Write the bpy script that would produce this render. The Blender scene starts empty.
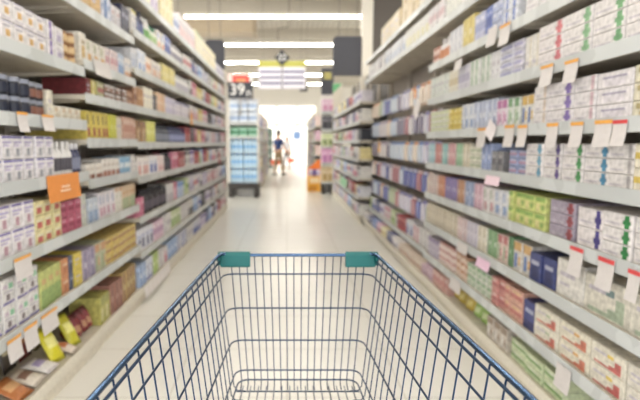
import bpy, math, random
from math import sin, cos, pi, atan, radians
random.seed(7)
SC = bpy.context.scene
COL = SC.collection
# ------------------------------------------------------------------ camera numbers (metres, pixels of a 640x400 frame)
HC, F, CX, CY = 1.28, 500.0, 287.0, 200.0
PITCH = atan(57.0 / F)
SP, CP = sin(PITCH), cos(PITCH)

def project(x, y, z):
    d = y * CP + (HC - z) * SP
    if d < 0.05:
        return None
    v = -(y * SP - (HC - z) * CP)          # camera down component
    up = y * SP - (HC - z) * CP
    return CX + F * x / d, CY - F * up / d

def y_at(px, X, z=1.28):
    return (F * X / (px - CX) - (HC - z) * SP) / CP

def at_y(px, py, y):
    yc = CP + SP * (CY - py) / F
    zc = -SP + CP * (CY - py) / F
    return (px - CX) / F * y / yc, y, HC + zc / yc * y

# ------------------------------------------------------------------ materials
def lin(c):
    return c / 12.92 if c <= 0.04045 else ((c + 0.055) / 1.055) ** 2.4

def hexc(h):
    h = h.lstrip('#')
    return tuple(lin(int(h[i:i + 2], 16) / 255) for i in (0, 2, 4))

MATS = {}

def M(h, rough=0.5, metal=0.0, emit=0.0, noise=0.06, scale=60.0, name=None, trans=0.0, spec=0.5):
    key = (h, rough, metal, emit, noise, scale, trans, spec)
    if key in MATS:
        return MATS[key]
    m = bpy.data.materials.new(name or 'paint_' + h)
    m.use_nodes = True
    nt = m.node_tree
    b = nt.nodes['Principled BSDF']
    c = hexc(h)
    b.inputs['Roughness'].default_value = rough
    b.inputs['Metallic'].default_value = metal
    b.inputs['Specular IOR Level'].default_value = spec
    if trans:
        b.inputs['Transmission Weight'].default_value = trans
    if emit:
        b.inputs['Base Color'].default_value = (*c, 1)
        b.inputs['Emission Color'].default_value = (*c, 1)
        b.inputs['Emission Strength'].default_value = emit
    elif noise > 0:
        tc = nt.nodes.new('ShaderNodeTexCoord')
        n = nt.nodes.new('ShaderNodeTexNoise')
        n.inputs['Scale'].default_value = scale
        n.inputs['Detail'].default_value = 2
        r = nt.nodes.new('ShaderNodeValToRGB')
        lo = tuple(max(0, v * (1 - noise * 2)) for v in c)
        hi = tuple(min(1, v * (1 + noise)) for v in c)
        r.color_ramp.elements[0].color = (*lo, 1)
        r.color_ramp.elements[1].color = (*hi, 1)
        r.color_ramp.elements[0].position = 0.3
        r.color_ramp.elements[1].position = 0.7
        nt.links.new(tc.outputs['Object'], n.inputs['Vector'])
        nt.links.new(n.outputs['Fac'], r.inputs['Fac'])
        nt.links.new(r.outputs['Color'], b.inputs['Base Color'])
    else:
        b.inputs['Base Color'].default_value = (*c, 1)
    MATS[key] = m
    return m

# ------------------------------------------------------------------ mesh builder
class MB:
    def __init__(s):
        s.v, s.f, s.m, s.mats = [], [], [], []
    def mi(s, mat):
        if mat not in s.mats:
            s.mats.append(mat)
        return s.mats.index(mat)
    def quad(s, pts, mat):
        b = len(s.v); s.v += [tuple(p) for p in pts]
        s.f.append(tuple(range(b, b + len(pts)))); s.m.append(s.mi(mat))
        return s
    def box(s, lo, hi, mat):
        b = len(s.v)
        x0, y0, z0 = lo; x1, y1, z1 = hi
        s.v += [(x0,y0,z0),(x1,y0,z0),(x1,y1,z0),(x0,y1,z0),(x0,y0,z1),(x1,y0,z1),(x1,y1,z1),(x0,y1,z1)]
        for f in ((0,3,2,1),(4,5,6,7),(0,1,5,4),(1,2,6,5),(2,3,7,6),(3,0,4,7)):
            s.f.append(tuple(b + i for i in f)); s.m.append(s.mi(mat))
        return s
    def prism(s, poly, axis, a, b_, mat):
        """poly: 2-D outline, extruded along axis from a to b_."""
        def P(p, t):
            if axis == 'x': return (t, p[0], p[1])
            if axis == 'y': return (p[0], t, p[1])
            return (p[0], p[1], t)
        n = len(poly); k = len(s.v)
        s.v += [P(p, a) for p in poly] + [P(p, b_) for p in poly]
        i = s.mi(mat)
        s.f.append(tuple(range(k + n - 1, k - 1, -1))); s.m.append(i)
        s.f.append(tuple(range(k + n, k + 2 * n))); s.m.append(i)
        for j in range(n):
            j2 = (j + 1) % n
            s.f.append((k + j, k + j2, k + n + j2, k + n + j)); s.m.append(i)
        return s
    def lathe(s, prof, mat, seg=16, cx=0, cy=0, sy=1.0):
        """prof: list of (r, z) or (r, z, mat)"""
        k = len(s.v)
        for p in prof:
            for j in range(seg):
                a = 2 * pi * j / seg
                s.v.append((cx + p[0] * cos(a), cy + p[0] * sin(a) * sy, p[1]))
        for i in range(len(prof) - 1):
            mt = prof[i][2] if len(prof[i]) > 2 else mat
            for j in range(seg):
                j2 = (j + 1) % seg
                s.f.append((k + i*seg + j, k + i*seg + j2, k + (i+1)*seg + j2, k + (i+1)*seg + j)); s.m.append(s.mi(mt))
        s.f.append(tuple(k + j for j in range(seg - 1, -1, -1))); s.m.append(s.mi(mat))
        e = k + (len(prof) - 1) * seg
        s.f.append(tuple(e + j for j in range(seg))); s.m.append(s.mi(mat))
        return s
    def tube(s, pts, r, mat, seg=8, closed=False):
        from mathutils import Vector
        P = [Vector(p) for p in pts]; n = len(P); k = len(s.v)
        T0 = (P[1] - P[0]).normalized()
        ref = Vector((0, 0, 1)) if abs(T0.z) < 0.9 else Vector((1, 0, 0))
        N = T0.cross(ref).normalized()
        for i in range(n):
            if closed:
                T = (P[(i + 1) % n] - P[i - 1]).normalized()
            else:
                T = (P[min(i + 1, n - 1)] - P[max(i - 1, 0)]).normalized()
            N = (N - T * N.dot(T)).normalized()
            B = T.cross(N)
            for j in range(seg):
                a = 2 * pi * j / seg
                s.v.append(tuple(P[i] + N * (r * cos(a)) + B * (r * sin(a))))
        mi = s.mi(mat)
        for i in range(n if closed else n - 1):
            i2 = (i + 1) % n
            for j in range(seg):
                j2 = (j + 1) % seg
                s.f.append((k + i*seg + j, k + i*seg + j2, k + i2*seg + j2, k + i2*seg + j)); s.m.append(mi)
        if not closed:
            s.f.append(tuple(k + j for j in range(seg - 1, -1, -1))); s.m.append(mi)
            s.f.append(tuple(k + (n - 1) * seg + j for j in range(seg))); s.m.append(mi)
        return s
    def mesh(s, name, smooth=False):
        me = bpy.data.meshes.new(name)
        me.from_pydata(s.v, [], s.f)
        for m in s.mats: me.materials.append(m)
        me.polygons.foreach_set('material_index', s.m)
        if smooth:
            me.polygons.foreach_set('use_smooth', [True] * len(s.f))
        me.update()
        return me
    def build(s, name, parent=None, smooth=False, loc=None):
        o = bpy.data.objects.new(name, s.mesh(name, smooth))
        COL.objects.link(o)
        if parent is not None: o.parent = parent
        if loc is not None: o.location = loc
        return o

def tag(o, label=None, cat=None, group=None, kind=None):
    if label: o['label'] = label
    if cat: o['category'] = cat
    if group: o['group'] = group
    if kind: o['kind'] = kind
    return o

def empty(name, loc=(0, 0, 0), rz=0.0):
    o = bpy.data.objects.new(name, None); COL.objects.link(o)
    o.location = loc; o.rotation_euler = (0, 0, rz); o.empty_display_size = 0.1
    return o

def copy_tree(o, parent=None):
    c = o.copy(); COL.objects.link(c)
    if parent is not None: c.parent = parent
    for ch in list(o.children): copy_tree(ch, c)
    return c

ORD = ['first','second','third','fourth','fifth','sixth','seventh','eighth','ninth','tenth','eleventh','twelfth','thirteenth','fourteenth','fifteenth','sixteenth',
       'seventeenth','eighteenth','nineteenth','twentieth','twenty-first','twenty-second','twenty-third','twenty-fourth']

# ------------------------------------------------------------------ setting
def floor_mat():
    m = bpy.data.materials.new('polished_floor'); m.use_nodes = True
    nt = m.node_tree; b = nt.nodes['Principled BSDF']
    tc = nt.nodes.new('ShaderNodeTexCoord'); br = nt.nodes.new('ShaderNodeTexBrick')
    br.offset = 0.0
    br.inputs['Scale'].default_value = 1.0
    br.inputs['Brick Width'].default_value = 0.6
    br.inputs['Row Height'].default_value = 0.6
    br.inputs['Mortar Size'].default_value = 0.004
    br.inputs['Color1'].default_value = (*hexc('ebe8e1'), 1)
    br.inputs['Color2'].default_value = (*hexc('e8e5de'), 1)
    br.inputs['Mortar'].default_value = (*hexc('cfc9be'), 1)
    nt.links.new(tc.outputs['Object'], br.inputs['Vector'])
    n = nt.nodes.new('ShaderNodeTexNoise'); n.inputs['Scale'].default_value = 1.3
    mx = nt.nodes.new('ShaderNodeMixRGB'); mx.blend_type = 'MULTIPLY'; mx.inputs['Fac'].default_value = 0.12
    nt.links.new(br.outputs['Color'], mx.inputs['Color1']); nt.links.new(n.outputs['Color'], mx.inputs['Color2'])
    nt.links.new(mx.outputs['Color'], b.inputs['Base Color'])
    b.inputs['Roughness'].default_value = 0.27
    b.inputs['Coat Weight'].default_value = 0.12
    b.inputs['Coat Roughness'].default_value = 0.08
    return m

o = MB().box((-9, -3, -0.1), (9, 31, 0), floor_mat()).build('floor'); tag(o, kind='structure')
CEIL = 4.55

def ceil_mat():
    m = bpy.data.materials.new('ceiling_sheet'); m.use_nodes = True
    nt = m.node_tree; b = nt.nodes['Principled BSDF']
    tc = nt.nodes.new('ShaderNodeTexCoord'); w = nt.nodes.new('ShaderNodeTexWave')
    w.inputs['Scale'].default_value = 2.2; w.bands_direction = 'X'
    r = nt.nodes.new('ShaderNodeValToRGB')
    r.color_ramp.elements[0].color = (*hexc('b4ada0'), 1); r.color_ramp.elements[1].color = (*hexc('c4bdb0'), 1)
    nt.links.new(tc.outputs['Object'], w.inputs['Vector']); nt.links.new(w.outputs['Fac'], r.inputs['Fac'])
    nt.links.new(r.outputs['Color'], b.inputs['Base Color']); b.inputs['Roughness'].default_value = 0.7
    return m

o = MB().box((-9, -3, CEIL), (9, 31, CEIL + 0.1), ceil_mat()).build('ceiling'); tag(o, kind='structure')
beam = M('b0a899', 0.6)
for i, y in enumerate((9.0, 12.0, 15.0, 18.0, 21.0, 24.0, 27.0)):
    o = MB().box((-9, y - 0.07, CEIL - 0.30), (9, y + 0.07, CEIL), beam).build('trim_%d' % (i + 1)); tag(o, kind='structure')
# back wall with the glazed entrance
wallm = M('d8d2c6', 0.7)
w = MB()
w.box((-9, 30, 0), (-1.75, 30.2, CEIL), wallm)
w.box((1.75, 30, 0), (9, 30.2, CEIL), wallm)
w.box((-1.75, 30, 3.55), (1.75, 30.2, CEIL), wallm)
o = w.build('wall_back'); tag(o, kind='structure')
glow = M('fffaf2', 0.3, emit=0.75)
wn = MB().box((-1.75, 30.05, 0.0), (1.75, 30.12, 3.55), glow).build('window_1'); tag(wn, kind='structure')
fr = MB()
for x in (-1.72, -0.6, 0.6, 1.72):
    fr.box((x - 0.04, 29.98, 0), (x + 0.04, 30.05, 3.55), M('e9e6dc', 0.5))
fr.box((-1.75, 29.98, 2.3), (1.75, 30.045, 2.42), M('dfe3cc', 0.5))
fr.box((-1.75, 29.98, 3.45), (1.75, 30.045, 3.55), M('e9e6dc', 0.5))
fr.build('window_frame', wn)
# pillar and the dark bulkhead beside it
x0, _, _ = at_y(362.5, 30, 10.3); x1, _, _ = at_y(372, 30, 10.3)
o = MB().box((x0, 10.3, 2.35), (x1 + 0.02, 10.55, CEIL), M('d9d2c4', 0.6)).build('pillar_1'); tag(o, kind='structure')
o = MB().box((x1 + 0.04, 10.3, 2.5), (4.2, 10.45, CEIL), M('57504a', 0.7)).build('wall_bulkhead'); tag(o, kind='structure')

# ------------------------------------------------------------------ strip lights
strip_on = M('fffaf2', 0.4, emit=26.0)
housing = M('e6dfd0', 0.5)
LZ = 3.88
rows = [1.8 + 3.0 * k for k in range(-1, 8)]
for r_i, y in enumerate(rows):
    for cx, side in ((-5.6, 'over the aisle behind the left shelving'), (0.0, 'over the cart aisle'), (5.6, 'over the aisle behind the right shelving')):
        t = empty('strip_light', (cx, y, LZ))
        tag(t, 'long white strip light %s, %s row back' % (side, ORD[r_i]), 'ceiling light', 'strip lights under the ceiling')
        MB().box((-2.14, -0.07, 0.03), (2.14, 0.07, 0.08), housing).build('housing', t)
        MB().prism([(-0.03, 0.03), (-0.022, 0.0), (0.022, 0.0), (0.03, 0.03)], 'x', -2.12, 2.12, strip_on).build('diffuser', t)
        for sx in (-1.6, 1.6):
            MB().tube([(sx, 0, 0.08), (sx, 0, CEIL - LZ)], 0.006, M('8d867b', 0.5, noise=0), 6).build('hanger', t)

# ------------------------------------------------------------------ ceiling bits
t = MB().prism([(-0.28, 0), (0.28, 0), (0.28, 0.3), (-0.28, 0.3)], 'x', -2.6, -0.75, M('b3a288', 0.5)).build('ceiling_duct', loc=(0, 12.6, 3.92))
tag(t, 'tan air duct hanging under the ceiling behind the first strip light', 'duct')
MB().box((-0.82, -0.30, -0.02), (-0.74, 0.30, 0.32), M('9c8c74', 0.5)).build('flange', t)
for sx in (-2.3, -1.1):
    MB().tube([(sx, 0, 0.30), (sx, 0, CEIL - 3.92)], 0.008, M('8d867b', 0.5, noise=0), 6).build('hanger', t)
t = empty('sprinkler_pipe', (0, 0, 0)); tag(t, 'thin dark sprinkler pipe dropping from the ceiling above the aisle sign', 'pipe')
a = at_y(289, 14, 11.6); b = at_y(289, 27, 11.6); c = at_y(278, 29, 11.6); d = at_y(278, 38, 11.6)
MB().tube([(a[0], 11.6, CEIL), a, b, c, d], 0.012, M('6e665c', 0.5, noise=0), 6).build('pipe', t)
MB().lathe([(0.03, d[2] - 0.03), (0.03, d[2] - 0.015), (0.012, d[2] + 0.01)], M('6e665c', 0.5, noise=0), 8, d[0], 11.6).build('sprinkler_head', t)
a = at_y(178, 0, 10.2); b = at_y(178, 26, 10.2)
t = MB().tube([(a[0], 10.2, CEIL), b], 0.018, M('9a9186', 0.5), 8).build('hanging_pipe')
tag(t, 'thin grey vertical pipe hanging down behind the left shelving', 'pipe')
a = at_y(205, 3, 9.2)
t = empty('ceiling_vent', (a[0], 10.1, CEIL - 0.03)); tag(t, 'square air vent with dark slots in the ceiling, above the left shelving', 'vent')
MB().box((-0.4, -0.4, 0), (0.4, 0.4, 0.03), M('d8cdba', 0.5)).build('frame', t)
g = MB()
for k in range(6):
    g.box((-0.32, -0.3 + k * 0.11, -0.012), (0.32, -0.25 + k * 0.11, 0.0), M('8a7f70', 0.6))
g.build('grille', t)

# dark panels hung over the neighbouring aisles
def dark_panel(px0, px1, py0, py1, y, label):
    x0, _, zt = at_y(px0, py0, y); x1, _, _ = at_y(px1, py0, y); _, _, zb = at_y(px0, py1, y)
    t = empty('hanging_sign', ((x0 + x1) / 2, y, zb)); tag(t, label, 'sign', 'dark panels hung from the ceiling')
    w, h = (x1 - x0) / 2, zt - zb
    c = 0.08; pts = [(-w, 0), (w, 0)]
    for k in range(5):
        a = k * pi / 8; pts.append((w - c + c * cos(a), h - c + c * sin(a)))
    for k in range(5):
        a = pi / 2 + k * pi / 8; pts.append((-w + c + c * cos(a), h - c + c * sin(a)))
    MB().prism(pts, 'y', -0.04, 0.04, M('3b3b42', 0.5)).build('board', t)
    for sx in (-w * 0.6, w * 0.6):
        MB().tube([(sx, 0, h - 0.02), (sx, 0, CEIL - zb)], 0.008, M('77706a', 0.5, noise=0), 6).build('hanger', t)
dark_panel(205, 224.5, 40, 69, 10.6, 'dark grey round-cornered panel hung at the far end of the left shelving')
dark_panel(333, 363, 36.5, 76, 10.4, 'dark grey round-cornered panel hung beside the beige pillar')

# aisle number sign
def text(name, s, size, mat, parent, loc, rot=(pi / 2, 0, 0)):
    cu = bpy.data.curves.new(name, 'FONT'); cu.body = s; cu.size = size; cu.extrude = 0.004
    cu.align_x = 'CENTER'; cu.align_y = 'CENTER'; cu.materials.append(mat)
    o = bpy.data.objects.new(name, cu); COL.objects.link(o); bpy.context.view_layer.update()
    me = bpy.data.meshes.new_from_object(o.evaluated_get(bpy.context.evaluated_depsgraph_get()))
    bpy.data.objects.remove(o)
    o = bpy.data.objects.new(name, me); COL.objects.link(o); o.parent = parent; o.location = loc; o.rotation_euler = rot
    return o
SY = 11.9
x0, _, zt = at_y(258.5, 61, SY); x1, _, zb = at_y(305.5, 89, SY); _, _, zg = at_y(258, 67, SY)
t = empty('aisle_sign', ((x0 + x1) / 2, SY, zb)); tag(t, 'white aisle sign with olive top band and black number diamond', 'sign')
w, h, hg = (x1 - x0) / 2, zt - zb, zg - zb
MB().box((-w, -0.02, 0), (w, 0.02, hg), M('e6e3ea', 0.5)).build('board', t)
MB().box((-w - 0.005, -0.03, hg), (w + 0.005, 0.03, h), M('b6b355', 0.5)).build('header_band', t)
ln = MB()
for k in range(3):
    z = hg * (0.78 - 0.26 * k)
    for sx in (-1, 1):
        ln.box((sx * w * 0.5 - w * 0.44, -0.026, z - 0.022), (sx * w * 0.5 + w * 0.44, -0.02, z + 0.022), M('64618a', 0.6))
ln.build('lettering', t)
MB().box((-0.012, -0.032, 0), (0.012, -0.026, hg), M('4c4a58', 0.5)).build('mullion', t)
cz = h + 0.01 + at_y(281, 58.5, SY)[2] - zt; dz = 0.185
MB().prism([(-dz, cz), (0, cz - dz), (dz, cz), (0, cz + dz)], 'y', -0.06, -0.031, M('2b2a2c', 0.4)).build('number_diamond', t)
text('number', '22', 0.20, M('e8e6e2', 0.5, noise=0), t, (0, -0.062, cz))
for sx in (-w * 0.8, w * 0.8):
    MB().tube([(sx, 0, h), (sx, 0, CEIL - zb)], 0.007, M('8d867b', 0.5, noise=0), 6).build('hanger', t)
# little dark box and cranked pole right of the sign
a = at_y(299.5, 91.5, 12.4); b = at_y(307.5, 84, 12.4)
t = MB().prism([(a[0], a[2]), (b[0], a[2]), (b[0], b[2]), (b[0] - 0.05, b[2]), (b[0] - 0.05, a[2] + 0.10), (a[0], a[2] + 0.10)], 'y', 12.33, 12.45, M('3a3632', 0.5)).build('camera_bracket')
tag(t, 'small dark L-shaped bracket hanging below the corner of the aisle sign', 'bracket')
MB().tube([(b[0] - 0.02, 12.4, b[2]), (b[0] - 0.02, 12.4, CEIL)], 0.008, M('9a9186', 0.5), 6).build('hanger', t)

# ------------------------------------------------------------------ product meshes (origin: middle of the front's bottom edge, front at -y)
def ink(h):
    # small uneven print on card
    return M(h, 0.45, noise=0.15, scale=42)

def carton_mesh(w, h, d, base, patches, side=None):
    mb = MB(); c = min(0.003, w * 0.05)
    us = sorted({0.0, 1.0} | {p[0] for p in patches} | {p[2] for p in patches})
    vs = sorted({0.0, 1.0} | {p[1] for p in patches} | {p[3] for p in patches})
    X = lambda u: -w / 2 + c + u * (w - 2 * c)
    Z = lambda v: c + v * (h - 2 * c)
    bm = ink(base); sm = ink(side or base)
    vid = {}
    def V(x, y, z):
        k = (round(x, 6), round(y, 6), round(z, 6))
        if k not in vid:
            vid[k] = len(mb.v); mb.v.append((x, y, z))
        return vid[k]
    def Fc(pts, mat):
        mb.f.append(tuple(V(*p) for p in pts)); mb.m.append(mb.mi(mat))
    for i in range(len(us) - 1):
        for j in range(len(vs) - 1):
            um, vm = (us[i] + us[i+1]) / 2, (vs[j] + vs[j+1]) / 2
            mat = bm
            for p in patches:
                if p[0] < um < p[2] and p[1] < vm < p[3]: mat = ink(p[4])
            Fc([(X(us[i]),0,Z(vs[j])),(X(us[i+1]),0,Z(vs[j])),(X(us[i+1]),0,Z(vs[j+1])),(X(us[i]),0,Z(vs[j+1]))], mat)
    # chamfer ring as strips sharing the grid's edge points
    L, R = -w / 2, w / 2
    top = [(X(u), 0, Z(1)) for u in us]; bot = [(X(u), 0, Z(0)) for u in us]
    lef = [(X(0), 0, Z(v)) for v in vs]; rig = [(X(1), 0, Z(v)) for v in vs]
    Fc(top + [(R, c, h), (L, c, h)], bm)
    Fc(list(reversed(bot)) + [(L, c, 0), (R, c, 0)], sm)
    Fc(list(reversed(lef)) [::-1][::-1] + [] if False else [(L, c, 0)] + lef[:1] + lef[1:] + [(L, c, h)], sm)
    Fc(list(reversed(rig)) + [(R, c, 0), (R, c, h)], sm)
    Fc([(L,c,h),(R,c,h),(R,d,h),(L,d,h)], bm)
    Fc([(L,c,0),(L,d,0),(R,d,0),(R,c,0)], sm)
    Fc([(L,c,0),(L,c,h),(L,d,h),(L,d,0)], sm)
    Fc([(R,c,0),(R,d,0),(R,d,h),(R,c,h)], sm)
    Fc([(L,d,0),(L,d,h),(R,d,h),(R,d,0)], sm)
    return mb.mesh('carton')

def art(kind, a1, a2):
    g = 'b9b2bb'
    if kind == 'plain': return [(0.12, 0.55, 0.7, 0.68, g), (0.12, 0.3, 0.5, 0.38, g)]
    if kind == 'pic': return [(0.15, 0.6, 0.85, 0.75, a2), (0.2, 0.1, 0.8, 0.55, a1)]
    if kind == 'top': return [(0, 0.86, 1, 1, a1), (0.15, 0.6, 0.85, 0.7, a2), (0.3, 0.12, 0.7, 0.45, a2)]
    if kind == 'bot': return [(0, 0, 1, 0.32, a1), (0.15, 0.6, 0.85, 0.75, a2)]
    if kind == 'end': return [(0.06, 0.2, 0.6, 0.32, g), (0.76, 0.0, 0.92, 1, a1), (0.70, 0.3, 0.97, 0.6, a1)]
    if kind == 'thin': return [(0.06, 0.2, 0.6, 0.3, g), (0.80, 0.0, 0.93, 1, a1)]
    if kind == 'mid': return [(0, 0.35, 1, 0.65, a1), (0.2, 0.72, 0.8, 0.85, a2)]
    if kind == 'vert': return [(0.3, 0, 0.7, 1, a1), (0.36, 0.4, 0.64, 0.6, a2)]
    if kind == 'split': return [(0, 0, 1, 0.5, a1), (0.2, 0.65, 0.8, 0.8, a2)]
    if kind == 'check': return [(0.2, 0.1, 0.8, 0.42, a1), (0.1, 0.55, 0.5, 0.9, a2)]
    if kind == 'busy': return [(0, 0.7, 1, 1, a1), (0.1, 0.1, 0.5, 0.6, a2), (0.6, 0.2, 0.9, 0.5, a1)]
    if kind == 'note': return [(0, 0.9, 1, 1, a1), (0.1, 0.68, 0.9, 0.76, 'a79cc6'), (0.1, 0.54, 0.7, 0.6, 'b5a8cc'), (0.34, 0.08, 0.68, 0.44, a2)]
    if kind == 'dots': return [(0, 0.02, 1, 0.12, a1), (0.3, 0.17, 0.62, 0.42, '7d7274'), (0.55, 0.6, 0.9, 0.82, '86bd98'), (0.1, 0.64, 0.45, 0.8, 'bfaebc'), (0.1, 0.48, 0.9, 0.53, 'a9a0b0')]
    if kind == 'small': return [(0.32, 0.28, 0.7, 0.62, a1), (0.1, 0.76, 0.72, 0.83, a2), (0.05, 0.06, 0.9, 0.13, 'c4bac6'), (0.05, 0.96, 1, 1, '8f88b4')]
    if kind == 'swoosh': return [(0.1, 0.62, 0.5, 0.74, g), (0.1, 0.05, 0.9, 0.16, a1), (0.55, 0.16, 0.9, 0.3, a1), (0.72, 0.3, 0.9, 0.62, a1), (0.5, 0.62, 0.68, 0.8, a2)]
    return []

PROD = {}

def product(kind, w, h, d, base, a1, a2, artk):
    """a prototype object (unlinked root) for one facing"""
    mats = M(base)
    if kind == 'C':
        q_ = w / h
        nm = 'wide_carton' if q_ > 1.5 else 'tall_carton' if q_ < 0.5 else 'upright_carton' if q_ < 0.72 else ('striped_carton' if artk == 'vert' else 'banded_carton' if artk in ('mid', 'split') else 'carton') if q_ < 1.0 else 'squat_carton'
        if nm == 'wide_carton' and h < 0.095: nm = 'long_carton'
        o = bpy.data.objects.new(nm, carton_mesh(w, h, d, base, art(artk, a1, a2))); cat = 'box'
    elif kind == 'B':
        r = min(w, d) / 2 * 0.94
        mb = MB(); bl = M(base, 0.3)
        mb.lathe([(r * 0.9, 0), (r, h * 0.03), (r, h * 0.58), (r * 0.85, h * 0.68), (r * 0.45, h * 0.78), (r * 0.42, h * 0.84)], bl, 14, 0, d / 2)
        o = bpy.data.objects.new('bottle', mb.mesh('bottle', True)); cat = 'bottle'
        MB().lathe([(r * 0.5, h * 0.8), (r * 0.5, h * 0.985), (r * 0.42, h)], M(a1, 0.4), 12, 0, d / 2).build('cap', o)
        MB().lathe([(r * 1.012, h * 0.14), (r * 1.012, h * 0.52)], M(a2, 0.5), 14, 0, d / 2).build('label_wrap', o)
    elif kind == 'J':
        r = min(w, d) / 2 * 0.94
        o = bpy.data.objects.new('jar', MB().lathe([(r * 0.92, 0), (r, h * 0.05), (r, h * 0.72), (r * 0.9, h * 0.78)], M(base, 0.3), 14, 0, d / 2).mesh('jar', True)); cat = 'jar'
        MB().lathe([(r * 0.95, h * 0.76), (r * 0.97, h * 0.97), (r * 0.9, h)], M(a1, 0.35), 14, 0, d / 2).build('lid', o)
        MB().lathe([(r * 1.012, h * 0.14), (r * 1.012, h * 0.62)], M(a2, 0.5), 14, 0, d / 2).build('label_wrap', o)
    elif kind == 'P':
        # gusseted pouch: pillow section, crimped top
        mb = MB(); nx, nz = 7, 8
        def pt(i, k, s):
            u, v = i / (nx - 1), k / (nz - 1)
            bul = (d * 0.36) * (sin(pi * u) ** 0.6) * max(0.02, (1 - v) ** 0.45 * (0.55 + 0.45 * min(1, v * 6)))
            ww = w * (1 - 0.05 * sin(pi * v))
            return ((u - 0.5) * ww, d / 2 - s * (bul + 0.002), v * h)
        for s in (1, -1):
            k0 = len(mb.v)
            for k in range(nz):
                for i in range(nx): mb.v.append(pt(i, k, s))
            for k in range(nz - 1):
                for i in range(nx - 1):
                    q = [k0 + k*nx + i, k0 + k*nx + i + 1, k0 + (k+1)*nx + i + 1, k0 + (k+1)*nx + i]
                    if s < 0: q.reverse()
                    v = (k + 0.5) / (nz - 1)
                    mt = M(a1) if v > 0.82 else M(a2) if 0.25 < v < 0.6 and 1 <= i <= 4 else mats
                    mb.f.append(tuple(q)); mb.m.append(mb.mi(mt))
        A, B = 0, nx * nz
        for k in range(nz - 1):
            for i, rev in ((0, False), (nx - 1, True)):
                q = [A + k*nx + i, A + (k+1)*nx + i, B + (k+1)*nx + i, B + k*nx + i]
                if rev: q.reverse()
                mb.f.append(tuple(q)); mb.m.append(mb.mi(mats))
        for k, rev in ((0, True), (nz - 1, False)):
            for i in range(nx - 1):
                q = [A + k*nx + i, A + k*nx + i + 1, B + k*nx + i + 1, B + k*nx + i]
                if rev: q.reverse()
                mb.f.append(tuple(q)); mb.m.append(mb.mi(mats))
        o = bpy.data.objects.new('pouch', mb.mesh('pouch', True)); cat = 'pouch'
    elif kind == 'H':
        # card with a clear-ish bulge, made to hang
        mb = MB(); hole = 0.02
        mb.box((-w / 2, 0.028, 0), (w / 2, 0.032, h), mats)
        o = bpy.data.objects.new('hanging_pack', mb.mesh('hanging_pack')); cat = 'hanging pack'
        bb = MB(); W2, zt = w / 2 * 0.86, h * 0.74
        bb.prism([(-W2, h * 0.06), (W2, h * 0.06), (W2, zt), (W2 * 0.7, zt + 0.02), (-W2 * 0.7, zt + 0.02), (-W2, zt)], 'y', 0.004, 0.028, M(a1, 0.25))
        bb.build('blister', o)
        MB().box((-w / 2 * 0.9, 0.0265, h * 0.84), (w / 2 * 0.9, 0.0279, h * 0.96), M(a2)).build('header', o)
    return o, cat

ITEMS = []     # (object, category, desc, bay key, shelf words, y, tier, tiers)

def in_frame(pts, m=1.0):
    for p in pts:
        q = project(*p)
        if q and -m <= q[0] <= 640 + m and -m <= q[1] <= 400 + m: return True
    return False

def fill(side, bay, shelf_words, zs, ya, yb, X, kind, desc, h, tiers, wt, base, a1, a2, artk, d, hmax=None, inset=0.022, jitter=True):
    L = yb - ya
    n = max(1, round(L / wt)); cell = L / n
    if cell < 0.03: return
    w = cell - 0.007
    if hmax: h = min(h, (hmax - 0.012) / tiers - 0.002)
    dd = min(d, w * 1.0) if kind in 'BJ' else d
    key = (kind, round(w, 3), round(h, 3), round(dd, 3), base, a1, a2, artk)
    sg = -1 if side == 'L' else 1
    for i in range(n):
        yc = ya + cell * (i + 0.5)
        off = random.uniform(0, 0.012) if jitter else 0
        for t in range(tiers):
            z = zs + 0.001 + t * (h + 0.002)
            xf = sg * (X + inset + off)
            pts = [(xf + sg * q * dd, yc + s * w * 0.45, z + v * h) for q in (0, 0.6) for s in (-1, 1) for v in (0.05, 0.5, 0.95)]
            if not in_frame(pts): continue
            if key not in PROD:
                o, cat = product(kind, w, h, dd, base, a1, a2, artk)
                COL.objects.link(o); PROD[key] = (o, cat)
            else:
                o = copy_tree(PROD[key][0]); cat = PROD[key][1]
            o.location = (xf, yc, z)
            o.rotation_euler = (0, 0, (pi / 2 if side == 'L' else -pi / 2) + (random.uniform(-0.012, 0.012) if jitter and kind not in 'CP' else 0))
            ITEMS.append((o, cat, desc, bay, shelf_words, yc, t, tiers))

# ------------------------------------------------------------------ shelving bays
rail_mat = None
def rails():
    global rail_mat
    if rail_mat: return rail_mat
    m = bpy.data.materials.new('price_rail'); m.use_nodes = True
    nt = m.node_tree; b = nt.nodes['Principled BSDF']
    tc = nt.nodes.new('ShaderNodeTexCoord'); n = nt.nodes.new('ShaderNodeTexVoronoi')
    n.inputs['Scale'].default_value = 9.0
    r = nt.nodes.new('ShaderNodeValToRGB')
    r.color_ramp.interpolation = 'CONSTANT'
    r.color_ramp.elements[0].color = (*hexc('b9bcbb'), 1)
    r.color_ramp.elements[1].position = 0.55; r.color_ramp.elements[1].color = (*hexc('c4c7c6'), 1)
    e = r.color_ramp.elements.new(0.8); e.color = (*hexc('b7bab7'), 1)
    nt.links.new(tc.outputs['Object'], n.inputs['Vector']); nt.links.new(n.outputs['Color'], r.inputs['Fac'])
    nt.links.new(r.outputs['Color'], b.inputs['Base Color']); b.inputs['Roughness'].default_value = 0.35
    rail_mat = m
    return m

BAYS = []   # dict(side, y0, y1, X, shelves [(z)], name, words)
def shelf_words(k, n):
    return 'bottom shelf' if k == 0 else 'top shelf' if k == n - 1 else ORD[k] + ' shelf up'

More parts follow.
